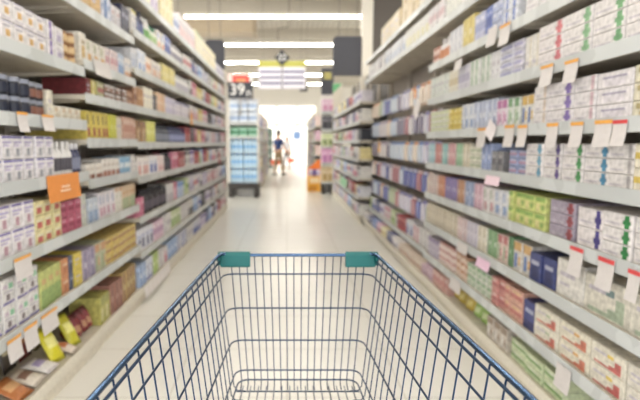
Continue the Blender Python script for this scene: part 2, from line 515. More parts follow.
def make_bay(side, y0, y1, X, zs, words, label, depth=0.48, back='a59c8e', top=2.62, lipcol=None, hooks=None, shallow=None, end_near=False):
    sg = -1 if side == 'L' else 1
    t = empty('shelving_bay', (sg * X, (y0 + y1) / 2, 0), 0)
    tag(t, label, 'shelving', 'shelving bays along the aisle')
    L = (y1 - y0) / 2 - 0.001
    cream = M('cbc3b3', 0.45, scale=12); bk = M(back, 0.6, scale=20)
    D = lambda q: sg * q          # local x, growing into the shelf
    def bx(mb, a, b, y0_, y1_, z0, z1, m):
        mb.box((min(D(a), D(b)), y0_, z0), (max(D(a), D(b)), y1_, z1), m); return mb
    bx(MB(), depth - 0.02, depth, -L, L, 0.0, top, bk).build('back_panel', t)
    bx(MB(), 0.025, 0.05, -L, L, 0.0, zs[0] - 0.03, M('ded6c4', 0.5)).build('kick_plate', t)
    for s in (-1, 1):
        yy = s * (L - 0.02)
        bx(MB(), depth - 0.055, depth - 0.021, yy - 0.018, yy + 0.018, 0, top, M('bdb4a6', 0.5)).build('upright', t)
    for k, z in enumerate(zs):
        sx = 0.0 if not shallow or k not in shallow else shallow[k]
        sh = bx(MB(), sx + 0.006, depth - 0.056, -L, L, z - 0.028, z, cream).build('shelf', t)
        poly = [(D(sx), z - 0.046), (D(sx + 0.004), z - 0.048), (D(sx + 0.0055), z - 0.03), (D(sx + 0.0055), z + 0.010), (D(sx + 0.001), z + 0.010)]
        MB().prism(poly, 'y', -L, L, rails() if k else M('ddd6c6', 0.45)).build('price_rail', sh)
        if k:
            for s in (-1, 1):
                yy = s * (L - 0.045)
                MB().prism([(D(depth - 0.056), z - 0.055), (D(depth - 0.056), z - 0.029), (D(sx + 0.06), z - 0.029), (D(sx + 0.06), z - 0.04)], 'y', yy - 0.003, yy + 0.003, cream).build('bracket', t)
    BAYS.append(dict(side=side, y0=y0, y1=y1, X=X, zs=zs, words=words, shallow=shallow or {}, depth=depth))
    return t

XL, XR = 1.15, 1.20
make_bay('L', 1.68, 2.91, XL, [0.13, 0.48, 0.80, 1.11, 1.40, 1.70, 2.06, 2.43], 'first left bay', 'cream shelving bay nearest the cart, along the left side of the aisle')
make_bay('L', 2.91, 3.88, XL, [0.13, 0.48, 0.80, 1.06, 1.30, 1.557, 1.75, 2.06, 2.43], 'second left bay', 'second cream shelving bay along the left side, with yellow packs at eye level')
for k in range(6):
    t = make_bay('L', 3.88 + 0.95 * k, 3.88 + 0.95 * (k + 1), XL, [0.12, 0.41, 0.69, 1.01, 1.28, 1.557, 1.845, 2.13, 2.43], ORD[k + 2] + ' left bay',
             '%s cream shelving bay from the cart along the left side' % ORD[k + 2])
MB().box((-0.48, 0.476, 0), (0.0, 0.50, 2.62), M('d9d2c4', 0.5)).build('end_board', t)
for k, (ra, rb) in enumerate(((1.42, 2.68), (2.68, 3.51), (3.51, 4.34))):
    make_bay('R', ra, rb, XR, [0.11, 0.33, 0.60, 0.855, 1.11, 1.365, 1.64, 1.92, 2.22, 2.50], ORD[k] + ' right bay',
             '%s cream shelving bay from the cart along the right side, full of stacked cartons' % ORD[k])
PEG0 = 4.34
for k in range(3):
    t = make_bay('R', PEG0 + 1.18 * k, PEG0 + 1.18 * (k + 1), XR, [0.10, 0.28, 2.22, 2.50], ORD[k + 3] + ' right bay',
             '%s right shelving bay from the cart, a pegboard hung with packs under a canopy shelf' % ORD[k + 3], depth=0.45, back='aaa092', shallow={1: 0.09})
    hook = M('9a9690', 0.3, metal=0.8)
    for r_ in range(5):
        zt = 1.86 - 0.285 * r_
        for c_ in range(6):
            yy = -0.59 + 0.197 * (c_ + 0.5)
            MB().tube([(0.425, yy, zt + 0.01), (0.12, yy, zt + 0.01), (0.10, yy, zt + 0.022)], 0.003, hook, 5).build('hook', t)
for k in range(5):
    make_bay('R', 7.90 + 0.92 * k, 7.90 + 0.92 * (k + 1), 1.13, [0.12, 0.42, 0.72, 1.02, 1.32, 1.62, 1.92], ORD[k + 6] + ' right bay',
             '%s right shelving bay from the cart, dark backed, past the pegboard' % ORD[k + 6], depth=0.50, back='4d4844', top=2.62)

NAMES = {}
def seg(side, z, px0, px1, kind, desc, h, tiers, wt, base, a1, a2, artk='plain', d=0.2, only=None):
    """a run of one product between two pixel columns on the shelf near height z; split where a bay ends"""
    sg = -1 if side == 'L' else 1
    X = sg * (XL if side == 'L' else XR)
    ya, yb = sorted((y_at(px0, X + sg * 0.02, z), y_at(px1, X + sg * 0.02, z)))
    if (side == 'L' and px0 < 2): ya = 1.70
    if (side == 'R' and px1 > 637): ya = 1.45
    for b in BAYS:
        if b['side'] != side or b['y1'] < ya or b['y0'] > yb: continue
        a, c = max(ya, b['y0'] + 0.004), min(yb, b['y1'] - 0.004)
        if c - a < max(0.035, 0.45 * min(wt, yb - ya)): continue
        k = min(range(len(b['zs'])), key=lambda i: abs(b['zs'][i] - z))
        if abs(b['zs'][k] - z) > 0.11: continue
        zz = b['zs'][k]; hm = (b['zs'][k + 1] - 0.075 - zz) if k + 1 < len(b['zs']) else None
        if b['words'] in ('fourth right bay', 'fifth right bay', 'sixth right bay') and k == 1: hm = 0.19
        fill(side, b['words'], shelf_words(k, len(b['zs'])), zz, a, c, b['X'] + b['shallow'].get(k, 0), kind, desc, h * (0.93 if z < 2 else 1), tiers, wt, base, a1, a2, artk, min(d, b['depth'] - 0.1), hm)


# side z px0 px1 kind h tiers width | description | base accent accent art depth
RUNS = """
L 2.06 76 102 C .22 1 .16|tan carton|d9a95c e9c987 b98a4a plain
L 2.06 102 112 C .19 1 .09|blue and white carton|8ea4cf e8e6ea 6a84bd vert
L 2.06 112 122 C .15 1 .10|pale grey carton|dcd5d6 b9b4be c9a6a6 pic
L 2.06 122 131 C .20 1 .10|navy carton|3d3f5c 2d2d44 8d8da6 bot
L 2.06 131 138 C .16 1 .08|white carton with yellow top|e9e3da d8c542 9aa0b4 top
L 1.70 0 50 C .096 2 .105|white carton with orange picture|ece5e3 e6ae55 a59db4 small
L 1.70 50 57 C .098 2 .07|purple striped white carton|ece5e6 6545a8 b7a6d8 vert
L 1.70 57 66 C .09 2 .075|white lavender carton|e9e3e4 b3a6c6 c9c0cc pic
L 1.70 67 79 J .062 3 .072|gold-brown stacked jar|c48f4e 8e5a2c e0b87c
L 1.70 79 88 C .17 1 .08|cream carton with gold print|eae1cf d8ac5a b9a27c pic
L 1.75 88 107 C .15 1 .10|cream carton with orange print|ece4d4 e2a44e b3b38a check
L 1.75 107 119 C .16 1 .08|pale pink carton|e9d3d2 cf8f97 c4b2bd mid
L 1.75 119 126 C .165 1 .07|light blue carton|b8cbe6 7b9cd2 eef0f2 split
L 1.75 126 132 C .16 1 .06|white carton with orange bottom|eee6de e89a58 b4bfd6 bot
L 1.75 132 138 C .17 1 .06|white carton with blue print|e9e8ec 7d9ad0 b7c4dc pic
L 1.40 0 36 J .088 2 .085|dark navy jar with pale lid|12162a 8a90a2 181d36
L 1.40 36 50 J .086 2 .080|dark jar with copper label|1a1a28 868a98 8c5542
L 1.40 50 56 C .15 1 .06|cream upright carton|ece3cc d8cbb0 c3b08c plain .28
L 1.40 56 84 C .075 1 .085|low cream carton|ebe2cd cfc0a0 d6b58a check
L 1.557 88 93 C .15 1 .08|maroon carton|7c2429 641c20 9a3c40 plain .26
L 1.557 93 98 C .15 1 .07|yellow carton|e8d256 f2e9a8 c9b23a vert
L 1.557 98 106 C .12 1 .075|olive-green carton with red print|b9b77c b1584c e4dcb4 mid
L 1.557 106 128 C .065 2 .12|dark brown flat carton|7d5a4c e9e2e0 a4705c busy
L 1.557 128 138 C .16 1 .08|reddish-tan carton|b9805c 8f5a41 d3a987 mid
L 1.30 88 111 C .20 1 .085|yellow carton with red picture|e4c94a b0523c 8b7a3c check .36
L 1.30 111 118 C .20 1 .07|lime-yellow carton|dcd93c c6c41f efecaa vert
L 1.30 118 124 C .17 1 .07|cream upright carton|e6dcc6 c6b08a d6c8aa plain
L 1.30 124 138 C .19 1 .08|salmon carton|dca68c c6846a ecd2c2 mid
L 1.11 0 56 C .112 2 .095|white carton with lavender lines|ebe6e8 6a60ae 9fa2aa note
L 1.11 56 76 B .19 1 .062|white bottle with dark label|ece7e3 e8e3de 55505a
L 1.11 76 85 B .18 1 .062|navy bottle with white cap|46496a e6e4e6 7d829e
L 1.06 88 105 C .10 1 .075|cream carton with brown bottom|eee6da 9c5a45 d9c9b6 bot
L 1.06 105 121 C .125 1 .07|white carton with red bottom|efe8de b5674f c8b8a6 bot
L 1.06 121 132 C .13 1 .075|sky-blue carton|86bbe2 e8f0f4 5f9dd0 mid
L 1.06 132 138 C .14 1 .07|white carton with pale print|eee9e4 c8bfc0 d5a9a0 plain
L .80 0 37 C .128 2 .10|white carton with purple top|ebe5e6 6a5aa8 c08c9c note
L .80 37 63 C .072 3 .088|yellow carton with red spot|ecdf9a d0554c efe9c6 pic
L .80 63 83 C .09 2 .085|crimson carton|c4516e a83858 dc8ba0 mid
L .80 83 90 C .20 1 .065|grey-green upright carton|cfd2c2 a9b39c e2e2d6 plain
L .80 90 100 C .16 1 .07|pale blue carton|c9d3e2 8fa9cf eceff2 split
L .80 100 117 C .18 1 .08|white carton with pink print|eae2e6 cf8fa8 a9b3d2 check
L .80 117 123 C .20 1 .06|white carton with orange top|efe6da e2a066 c9d2b9 top
L .80 123 138 C .20 1 .08|peach-green carton|e6c49c a9b98a dfa26c split
L .48 0 42 C .130 2 .10|white carton with violet bottom|e6e2df 6d5ea6 8f8d98 dots
L .48 42 65 C .20 1 .08|green-yellow carton|c9cf6c 8fae56 d6a866 split .32
L .48 65 72 C .10 2 .08|orange carton|df8a52 c56f3d efc29a pic
L .48 72 76 C .10 2 .06|slate blue carton|5c6480 454b68 9aa0b4 pic
L .48 76 84 C .10 2 .08|yellow carton|e6cb3c d2b428 f4e69a plain
L .48 84 97 C .19 1 .08|mauve-grey carton|a79ab6 8778a0 d6cede vert
L .48 97 108 C .19 1 .08|sage carton with orange print|c3c59e d99a66 9aac7c busy
L .48 108 138 C .062 3 .11|golden-yellow flat carton|e2bf58 b06a44 f0dc9a mid
L .13 87 102 P .15 1 .09|dark red pouch|94383a 6e2628 c98a5c
L .13 102 112 C .19 1 .08|yellow-green carton|c3bb52 a0a046 e3dc9a busy
L .13 112 124 C .22 1 .08|brick-brown carton|a86a58 8b5144 cf9c8a vert
L .13 124 138 C .24 1 .085|brown-yellow carton|c9a356 8f5a48 e2cf8c vert
L 2.43 140 152 C .30 1 .17|cream tall carton|efe8cc d9cf9c e2dcb6 plain
L 2.43 152 160 C .30 1 .14|pale violet tall carton|dcd3e0 a796bb efe8ee vert
L 2.43 160 174 C .30 1 .16|pale yellow tall carton|efe5bc d9c88a f3eed6 vert
L 2.43 174 180 C .20 1 .14|white and blue carton|e8e8ee 8c9cc6 c9cfe0 mid
L 2.43 180 196 C .26 1 .16|white carton with rose print|efe6e4 d4a6aa c4bcc6 pic
L 2.43 196 204 C .30 1 .2|cream carton with green top|efe8cc b3bd8a d8d0a8 top
L 2.43 204 216 C .28 1 .2|buff tall carton|ebe0b8 d8c88f f2ead0 plain
L 2.43 216 226 C .18 1 .25|grey-lavender carton|cfcbd8 a8a3b8 e2dfe6 mid
L 2.13 139 146 B .21 1 .085|navy bottle|343856 23263c 6d7496
L 2.13 146 153 B .19 1 .085|white bottle with green label|e9e8e2 f0eeea 7fb06c
L 2.13 153 159 B .17 1 .09|green-capped white bottle|e6e8dc 3f8a64 b5cf9a
L 2.13 159 166 C .18 1 .11|white carton with orange patch|ece6e0 e69a58 8fa3cf check
L 2.13 166 172 C .19 1 .11|royal blue carton|4a62b0 3a4f98 aab6dc pic
L 2.13 172 184 B .18 1 .10|white bottle with grey label|edeae6 d0ced2 a6a3ae
L 1.845 139 147 C .19 1 .11|white and blue upright carton|e6e8ee 8ea8d6 b9c6e0 check
L 1.845 147 153 C .17 1 .10|pale peach carton|efdccb dfa684 f0e9e2 mid
L 1.845 153 162 C .17 1 .11|white carton with peach print|eee7e0 e2b497 c4bcc0 pic
L 1.845 162 176 C .2 1 .12|yellow-cream upright carton|eadf9c d6c45c f1ebcb vert
L 1.845 176 190 B .19 1 .10|white bottle with pale label|eeebe8 e4e2e4 c9c6cf
L 1.557 139 145 C .17 1 .10|tan-brown carton|c09366 96683f dcc09a vert
L 1.557 145 154 C .2 1 .10|ivory upright carton|eee8d6 d9d29c e6dfc8 plain
L 1.557 154 158 C .16 1 .09|dark grey carton|5f5c62 46444a a5a2a6 plain
L 1.557 158 166 C .2 1 .11|peach upright carton|e8c8a8 d9a67c f0e0cf vert
L 1.557 166 177 C .19 1 .12|white-lavender carton|e2dde8 a59cc6 efedf2 vert
L 1.557 177 190 C .18 1 .14|white carton with purple top|ebe6ea 4e4690 bab2cc top
L 1.28 139 147 C .19 1 .10|brown picture carton|a98a68 7a5a44 cdb494 busy
L 1.28 147 156 C .2 1 .11|lime-yellow upright carton|e3e28a cdcc56 f0efc4 vert
L 1.28 156 172 B .18 1 .085|charcoal bottle|454a56 33363f 8a909c
L 1.28 172 186 B .18 1 .10|navy blue bottle|3e4470 2d3152 9aa0c4
L 1.01 139 151 C .17 1 .11|white carton with rosy print|eee7e2 d99a94 d8cdd0 pic
L 1.01 151 159 C .17 1 .11|white carton with blue dot|ecebee 2f55b0 c9cfe0 pic
L 1.01 159 165 C .17 1 .11|pink-white carton|efdfdc d7a0a6 e9d8d8 check
L 1.01 165 173 B .19 1 .10|black bottle|2e2c34 26252c 55525c
L .69 139 145 C .16 1 .1|magenta carton|cf7f98 b4607c e8c4d0 mid
L .69 145 168 B .21 1 .095|black bottle|302c30 2a262a 5d5660
L .41 139 154 C .19 1 .11|white carton with navy patch|e0e0e8 34386c b0b6d4 pic
L .41 154 164 C .18 1 .12|pink-violet carton|ddbfd0 b48ab0 efe4ea mid
L .12 139 147 C .2 1 .09|blue-white upright carton|b9cbe6 5f86c4 eef0f4 vert
L .12 147 154 C .2 1 .09|white carton with indigo swoosh|dfe3ee 4450a4 8fa0d4 swoosh
L .12 154 160 C .2 1 .09|lime-green carton|c4d68a 8fb34e e9efcf vert
R 2.50 380 399 C .24 1 .30|buff shipping carton|dcc79a c9b07c e6d6b2 plain .36
R 2.50 399 418 C .34 1 .30|tall buff shipping carton|dcc492 b99a62 e6d3a8 vert .36
R 2.50 418 470 C .24 1 .30|cream shipping carton|e8dfca d6c8a4 efe8da mid .36
R 2.22 368 384 C .22 1 .25|dark and white carton|e6e2e2 5b5662 b9b4bc end
R 2.22 384 405 C .22 1 .16|white carton with blue print|e9e8ec 8fa6cc cfd3de pic
R 2.22 405 428 C .22 1 .14|white carton with yellow print|ece9e0 d9d28c dcd8d6 pic
R 2.22 428 444 C .2 1 .12|white carton with rosy print|ece4e4 d0a4ac dad2da mid
R 2.22 444 460 C .2 1 .12|white carton with lime top|ebebe2 b9c65c d0d4cc top
R 2.22 460 486 C .2 1 .12|white carton with grey print|eae6e6 c0bcc4 d6d2d8 plain
R 1.92 428 437 J .075 2 .08|pink-orange tin|d99a82 b96a52 efd0c4
R 1.92 437 448 B .2 1 .085|white bottle with orange label|ece6e4 e8e0dc df8a5a
R 1.92 448 461 C .2 1 .11|white upright carton|e6e6ea b9bccb d6d6de vert
R 1.92 461 473 C .22 1 .10|yellow upright carton|e6ce62 d6b838 efe2a8 vert
R 1.92 473 484 C .19 1 .09|lavender-blue carton|b3b8dc 8a92c8 dfe0ee mid
R 1.92 484 491 C .19 1 .07|royal blue carton|4a66c4 3a52ac a8b4e2 mid
R 1.92 491 502 C .062 3 .10|pale blue carton|b6bfe0 8c9ad0 e6e8f2 pic
R 1.92 502 516 C .095 2 .10|blue and white carton|e6e8f0 4868c4 9aaade vert
R 1.92 516 590 C .085 3 .16|plain white long carton|ece8e8 d8d2d6 c9c4ca plain
R 1.92 590 640 C .085 3 .18|white carton with grey lines|ebe6e6 c4bec4 d6d0d4 plain
R 1.64 427 447 C .19 1 .10|pale mint carton|e2e8de c9d4c6 f0f0ea plain
R 1.64 447 456 C .19 1 .10|cream carton with gold print|ebe4d0 d2bc8a e2d6b4 mid
R 1.64 456 468 C .19 1 .09|pale lavender carton|dad6e4 b0a8ca ece8f0 mid
R 1.64 468 478 C .19 1 .09|white carton with green centre|e6e8e0 8fb992 c6d6c2 vert
R 1.64 478 489 C .19 1 .09|white carton with sage centre|e4e6de 9ab89c ccd6c8 vert
R 1.64 489 498 C .19 1 .08|white upright carton|e6e4e8 c0bcc8 d8d4dc plain
R 1.64 498 510 C .048 4 .11|violet-blue banded carton|dcdae8 8a8cc8 a8aad8 mid
R 1.64 510 522 C .048 4 .11|pale violet banded carton|e0dcea a09cd0 c0bce0 mid
R 1.64 522 536 C .19 1 .08|white carton with gold line|e9e4dc d8c89a e2d8c0 thin
R 1.64 536 561 C .076 3 .26|white long carton with red band|ebe4e2 d9606c c9c2c6 end .3
R 1.64 561 590 C .080 3 .22|white long carton with green band|ebe5e2 78b27a c9c2c6 end .3
R 1.64 590 623 C .083 3 .20|white carton with leaf-green band|ebe5e2 66aa6a c9c2c6 end .3
R 1.64 623 640 C .083 3 .20|white long carton with pale band|ebe5e2 d6cfcf c9c2c6 end .3
R 1.365 427 448 C .045 4 .12|white carton with lime stripe|e8ead6 c6d27a e0e4b8 mid
R 1.365 448 460 C .088 2 .10|yellow carton|ecd25c e0ba34 f2e6b0 mid
R 1.365 460 472 C .19 1 .08|white carton with blue check|e6e8ee 7f9cd2 b0c0e0 check
R 1.365 472 495 C .19 1 .08|pale blue upright carton|ccd3e6 8f9cc9 e9ebf0 vert
R 1.365 495 506 C .17 1 .07|white carton with magenta check|e6d6e0 b9609a d89ac0 busy
R 1.365 506 518 C .17 1 .07|white carton with green check|dfe3d6 6ca068 a8c49c busy
R 1.365 518 531 C .17 1 .07|white carton with gold-blue check|dfdcd6 d6a848 5c74b4 busy
R 1.365 531 544 C .068 3 .15|white long carton with gold line|ece5e2 d8b89a c9c2c6 thin .3
R 1.365 544 570 C .068 3 .22|white long carton with purple band|ece5e4 7d62b4 c9c2c6 end .3
R 1.365 570 592 C .068 3 .2|white long carton with pink line|ece5e4 d6aab6 c9c2c6 thin .3
R 1.365 592 628 C .064 3 .22|white long carton with lavender lettering|ebe4e6 e4dce2 a9a0bc pic .3
R 1.365 628 640 C .075 3 .16|beige carton with gold picture|e0d6b8 c9b47a b9a468 check .3
R 1.11 427 434 C .19 1 .07|cyan-white carton|b9dce4 7fbfd2 e9f2f4 vert
R 1.11 434 441 C .19 1 .07|coral carton|e2948c d27a74 f0ccc6 vert
R 1.11 441 447 C .19 1 .07|teal-white carton|a6d2cf 6cb0ae e6f0ee vert
R 1.11 447 454 C .19 1 .07|pink carton|e2a6aa cf8288 f2dad8 vert
R 1.11 454 461 C .19 1 .07|mint green carton|a9d2a8 80b882 e4f0e0 vert
R 1.11 461 468 C .18 1 .07|cream carton|e6dcc2 d0bf94 efe9d8 vert
R 1.11 468 480 C .05 3 .12|ivory carton with green print|e3e2cc a9b98c d2d4b6 mid
R 1.11 480 490 C .18 1 .08|light blue upright carton|a3b4e0 7d92d0 e0e4f2 vert
R 1.11 490 500 C .13 1 .09|slate-grey carton|8a8688 66646a b4b0b2 mid
R 1.11 506 524 C .046 3 .15|periwinkle flat carton|98a6d4 c98aa8 dcdff0 mid
R 1.11 524 541 C .068 3 .2|white long carton with sky-blue band|ebe5e2 58a0c4 c9c2c6 end .3
R 1.11 541 558 C .068 3 .18|white long carton with violet band|ebe5e2 5f4a94 c9c2c6 end .3
R 1.11 558 579 C .066 3 .2|white long carton with green band|ebe5e2 46a055 c9c2c6 end .3
R 1.11 579 604 C .068 3 .2|white long carton with azure band|ebe5e2 3a8ab8 c9c2c6 end .3
R 1.11 604 630 C .068 3 .18|white long carton with grey band|eae3e0 a8a2a0 c9c2c6 thin .3
R 1.11 630 640 C .11 2 .16|yellow and white carton|ebe0c4 e6c44a ded6cc mid .3
R .855 424 436 C .19 1 .09|beige-pink upright carton|e2cfc6 cfa8a4 ece2da vert
R .855 436 443 C .19 1 .07|orange upright carton|e0926a cc7448 f0cab2 vert
R .855 443 456 C .19 1 .07|violet upright carton|8c7ab8 7060a4 cfc6e2 vert
R .855 456 463 C .19 1 .07|copper upright carton|cf9a74 b97a52 ead0bc vert
R .855 463 473 C .19 1 .08|light blue carton|a6b4d6 7c90c4 dde2ee vert
R .855 473 481 C .18 1 .07|pink-white upright carton|e0b8c6 cc8aa2 f0dfe4 vert
R .855 481 493 C .17 1 .09|white carton with rosy check|eae4e0 cf9aa0 bcc4b0 check
R .855 493 507 C .17 1 .09|white carton with blue check|e4e4ea 8fa8d4 b4c2de check
R .855 507 543 C .088 2 .12|lime-yellow carton with green print|d2dc74 8fb84c e6dc8a busy .3
R .855 546 571 C .068 3 .17|mauve-grey carton with red end|a89aae a04a50 d6ccd8 end .3
R .855 573 598 C .085 2 .18|white long carton with indigo band|ebe4e2 4a4090 c9c2c6 end .3
R .855 599 629 C .074 3 .19|white long carton with emerald band|ebe4e0 2f9048 c9c2c6 end .3
R .855 629 640 C .074 3 .15|white long carton with pale grey line|eae3e0 cbc4c2 c9c2c6 thin .3
R .60 424 455 C .18 1 .07|cream carton with brown stripe|e4d9c2 a8926c d0c09c vert
R .60 455 465 C .17 1 .07|blush carton|e6d2d0 cfa4a8 efe4e2 vert
R .60 465 476 C .17 1 .07|pale lavender carton|d9d2de b0a6c4 ebe6ee vert
R .60 476 485 C .17 1 .07|ivory upright carton|e6decb cdbf9a efe9dc vert
R .60 485 495 C .17 1 .07|leaf-green carton|8fb884 6ca062 d6e4cc vert
R .60 495 505 C .17 1 .08|blush carton with red print|e6c9bc c9686c a0b890 busy
R .60 505 511 C .18 1 .07|dark green carton|6a9a68 4a7e4c b6d0b0 vert
R .60 511 528 C .17 1 .08|white carton with gold-blue check|dcd6cc d9a45c 5a7cc0 busy
R .60 528 552 C .15 1 .10|navy carton with white print|3f4884 34386a b4b6cc pic
R .60 553 580 C .18 1 .17|white carton with pale print|e9e4da d4d0c4 c0ccb0 plain .3
R .60 580 640 C .165 1 .30|wide cream carton with green patch|e2dcca a9b99a 6f8f90 swoosh .32
R .33 426 437 C .16 1 .08|grey-violet carton|c0b4cc 6c4a9c e2dce6 top
R .33 437 452 J .058 3 .075|pink-topped tin|e2b9ac d0968c f0d9d0
R .33 452 466 J .058 3 .075|peach tin|e0b08c cc906c efd2bc
R .33 466 490 C .08 2 .09|white carton with green print|dfe3d2 7fae78 b9d0ac busy
R .33 490 502 C .088 2 .10|rose-red carton|d98a80 b95a5c f0d4cc mid
R .33 502 520 C .09 2 .11|salmon carton with gold print|e0a28c cf6c62 ecc480 mid
R .33 520 532 C .16 1 .09|indigo-navy carton|40488c 343a74 b0b6d8 bot
R .33 532 556 C .088 2 .17|cream carton with red corner|e9e0cb cf5f4c a8b88c swoosh .3
R .33 556 587 C .088 2 .18|cream carton with red-orange corner|eae0c8 d46a4c e0a04c swoosh .3
R .33 587 622 C .088 2 .18|cream carton with yellow corner|e9e0cc c9524c e8c43c swoosh .3
R .33 622 640 C .088 2 .17|ivory carton with pale print|e8e0d0 d6ccb4 c6ccb0 plain .3
R .11 398 420 C .17 1 .10|peach carton|ead2bc d9a68c efe4d8 pic
R .11 420 432 C .17 1 .09|rose-lilac carton|e0bccc c490b0 f0e0e6 vert
R .11 432 446 C .16 1 .09|coral-pink carton|e2a89a d0807c f0d4cc mid
R .11 446 464 P .17 1 .12|yellow pouch with dark print|d8b83a 3a3430 efd978
R .11 464 478 P .18 1 .11|bright green pouch|9cc656 6fa63a d6e6a0
R .11 478 486 P .18 1 .10|orange-brown pouch|c9784a a6562e e6b48a
R .11 486 508 C .16 1 .10|tan and white carton|d9cbbb 9c826c ede6dc busy
R .11 508 560 C .06 2 .16|green-white flat carton|d2e0ae 7aa85c eef0dc mid .3
R 2.22 340 368 C .01 1 .9|spare|000000 000000 000000 plain
"""
def soft(h, mix=0.12, sat=0.88):
    # printed card reads paler than pure ink: white lettering and uncoated board between the colours
    c = [int(h[i:i + 2], 16) for i in (0, 2, 4)]; g = sum(c) / 3
    if g < 110: mix *= 0.1
    return ''.join('%02x' % int(min(255, ((g + (v - g) * sat) * (1 - mix) + 235 * mix) * 0.93)) for v in c)
for line in RUNS.strip().splitlines():
    a, desc, c = line.split('|')
    side, z, p0, p1, kind, h, tiers, wt = a.split(); cc = c.split()
    if desc == 'spare': continue
    artk = cc[3] if len(cc) > 3 and not cc[3].startswith('.') else 'plain'
    d = float(cc[-1]) if cc[-1].startswith('.') else 0.2
    if not (side == 'L' and float(p0) >= 139): cc[:3] = [soft(q) for q in cc[:3]]
    seg(side, float(z), float(p0), float(p1), kind, desc, float(h), int(tiers), float(wt), cc[0], cc[1], cc[2], artk, d)

# floor-level pouches lying heaped on the first left bay's bottom shelf
def bag_mesh(w, l, t, base, a1, a2):
    """a crinkled pillow bag lying flat, crimped at both ends; origin under its middle"""
    mb = MB(); nx, ny = 8, 11
    rnd = random.Random(sum(ord(q) * (i + 1) for i, q in enumerate(base + a2)))
    N = [[rnd.uniform(-1, 1) for _ in range(ny)] for _ in range(nx)]
    def P(i, j, s):
        u, v = i / (nx - 1), j / (ny - 1)
        q = (sin(pi * u) ** 0.7) * (max(0.0, sin(pi * min(1, max(0, (v - 0.07) / 0.86)))) ** 0.6)
        z = t / 2 + s * (t / 2) * q * (1 + 0.10 * N[i][j]) * 0.97
        return ((u - 0.5) * w * (1 - 0.06 * sin(pi * v)), (v - 0.5) * l, max(0, z) + s * 0.001)
    for s in (1, -1):
        k0 = len(mb.v)
        for j in range(ny):
            for i in range(nx): mb.v.append(P(i, j, s))
        for j in range(ny - 1):
            for i in range(nx - 1):
                q = [k0 + j*nx + i, k0 + j*nx + i + 1, k0 + (j+1)*nx + i + 1, k0 + (j+1)*nx + i]
                if s < 0: q.reverse()
                v = (j + 0.5) / (ny - 1)
                mt = M(a1) if v < 0.14 or v > 0.86 else M(a2) if 0.35 < v < 0.7 and 1 <= i <= 5 else M(base, 0.35)
                mb.f.append(tuple(q)); mb.m.append(mb.mi(mt))
    A, B = 0, nx * ny
    for j in range(ny - 1):
        for i, rev in ((0, True), (nx - 1, False)):
            q = [A + j*nx + i, A + (j+1)*nx + i, B + (j+1)*nx + i, B + j*nx + i]
            if not rev: q.reverse()
            mb.f.append(tuple(q)); mb.m.append(mb.mi(M(base, 0.35)))
    for j, rev in ((0, False), (ny - 1, True)):
        for i in range(nx - 1):
            q = [A + j*nx + i, B + j*nx + i, B + j*nx + i + 1, A + j*nx + i + 1]
            if rev: q.reverse()
            mb.f.append(tuple(q)); mb.m.append(mb.mi(M(a1)))
    return mb.mesh('snack_bag', True)
BAGS = [  # y, offset behind the rail, z, lean, yaw, w, l, t, colours, words
    (2.02, 0.09, 0.132, 6, 0.15, .125, .15, .045, ('d9d0bd', 'c6b89e', 'b9825c'), 'cream crinkled bag with brown panel'),
    (2.165, 0.09, 0.132, 25, -0.1, .125, .15, .045, ('b5703f', '8f5527', 'd9a878'), 'rust-brown bag leaning back'),
    (2.295, 0.09, 0.132, 12, 0.05, .125, .15, .045, ('ddd3c4', 'bfb3a4', '8a6a5a'), 'cream bag with dark brown panel'),
    (2.43, 0.085, 0.132, 10, -0.1, .12, .15, .045, ('e6e1dc', 'cbc3c2', 'a79abc'), 'white crinkled bag with lilac panel'),
    (2.555, 0.11, 0.132, 58, -0.5, .10, .20, .06, ('d6cc2c', 'b0a82a', 'eae48e'), 'bright yellow upright bag beside the white bag'),
    (2.655, 0.07, 0.132, 16, 0.0, .085, .15, .045, ('d9c9b9', 'a89a8a', 'c97a52'), 'pale beige bag with orange panel'),
    (2.765, 0.11, 0.132, 58, -0.4, .095, .20, .06, ('c9c23a', 'a8a428', 'e6e08a'), 'yellow-green upright bag at the far end'),
    (2.12, 0.28, 0.132, 75, 0.1, .12, .22, .04, ('5f5246', '3f362e', '8a7a68'), 'dark grey-brown upright bag, nearest of the back row'),
    (2.27, 0.28, 0.132, 75, -0.05, .12, .22, .04, ('6e6050', '4a4036', 'a9a08c'), 'taupe upright bag, second in the back row'),
    (2.42, 0.28, 0.132, 75, 0.05, .12, .22, .04, ('4c443c', '332d28', 'b0a68a'), 'blackish upright bag, third in the back row'),
    (2.57, 0.28, 0.132, 75, 0.0, .12, .22, .04, ('8a3a34', '5e2824', 'c98a5c'), 'brick-red upright bag, fourth in the back row'),
    (2.72, 0.28, 0.132, 75, 0.05, .12, .22, .04, ('9a8a4a', '6e6434', 'd0c48a'), 'olive upright bag, fifth in the back row'),
]
for (y, q, z, lean, yaw, w, l, t_, cs, words_) in BAGS:
    o = bpy.data.objects.new('snack_bag', bag_mesh(w, l, t_, *cs)); COL.objects.link(o)
    a = radians(lean)
    # length runs from the rail backwards (towards -x) and tips up by the lean
    from mathutils import Matrix, Vector
    R = Matrix.Rotation(pi / 2 + yaw * 0.6, 4, 'Z') @ Matrix.Rotation(a, 4, 'X')
    o.rotation_euler = R.to_euler()
    zmin = min((R @ v.co).z for v in o.data.vertices)
    o.location = (-(XL + q + 0.02), y, z - zmin)
    tag(o, words_ + (', bottom shelf, first left bay' if len(words_.split()) <= 10 else ', bottom left shelf'), 'bag', 'snack bags on the bottom left shelf')

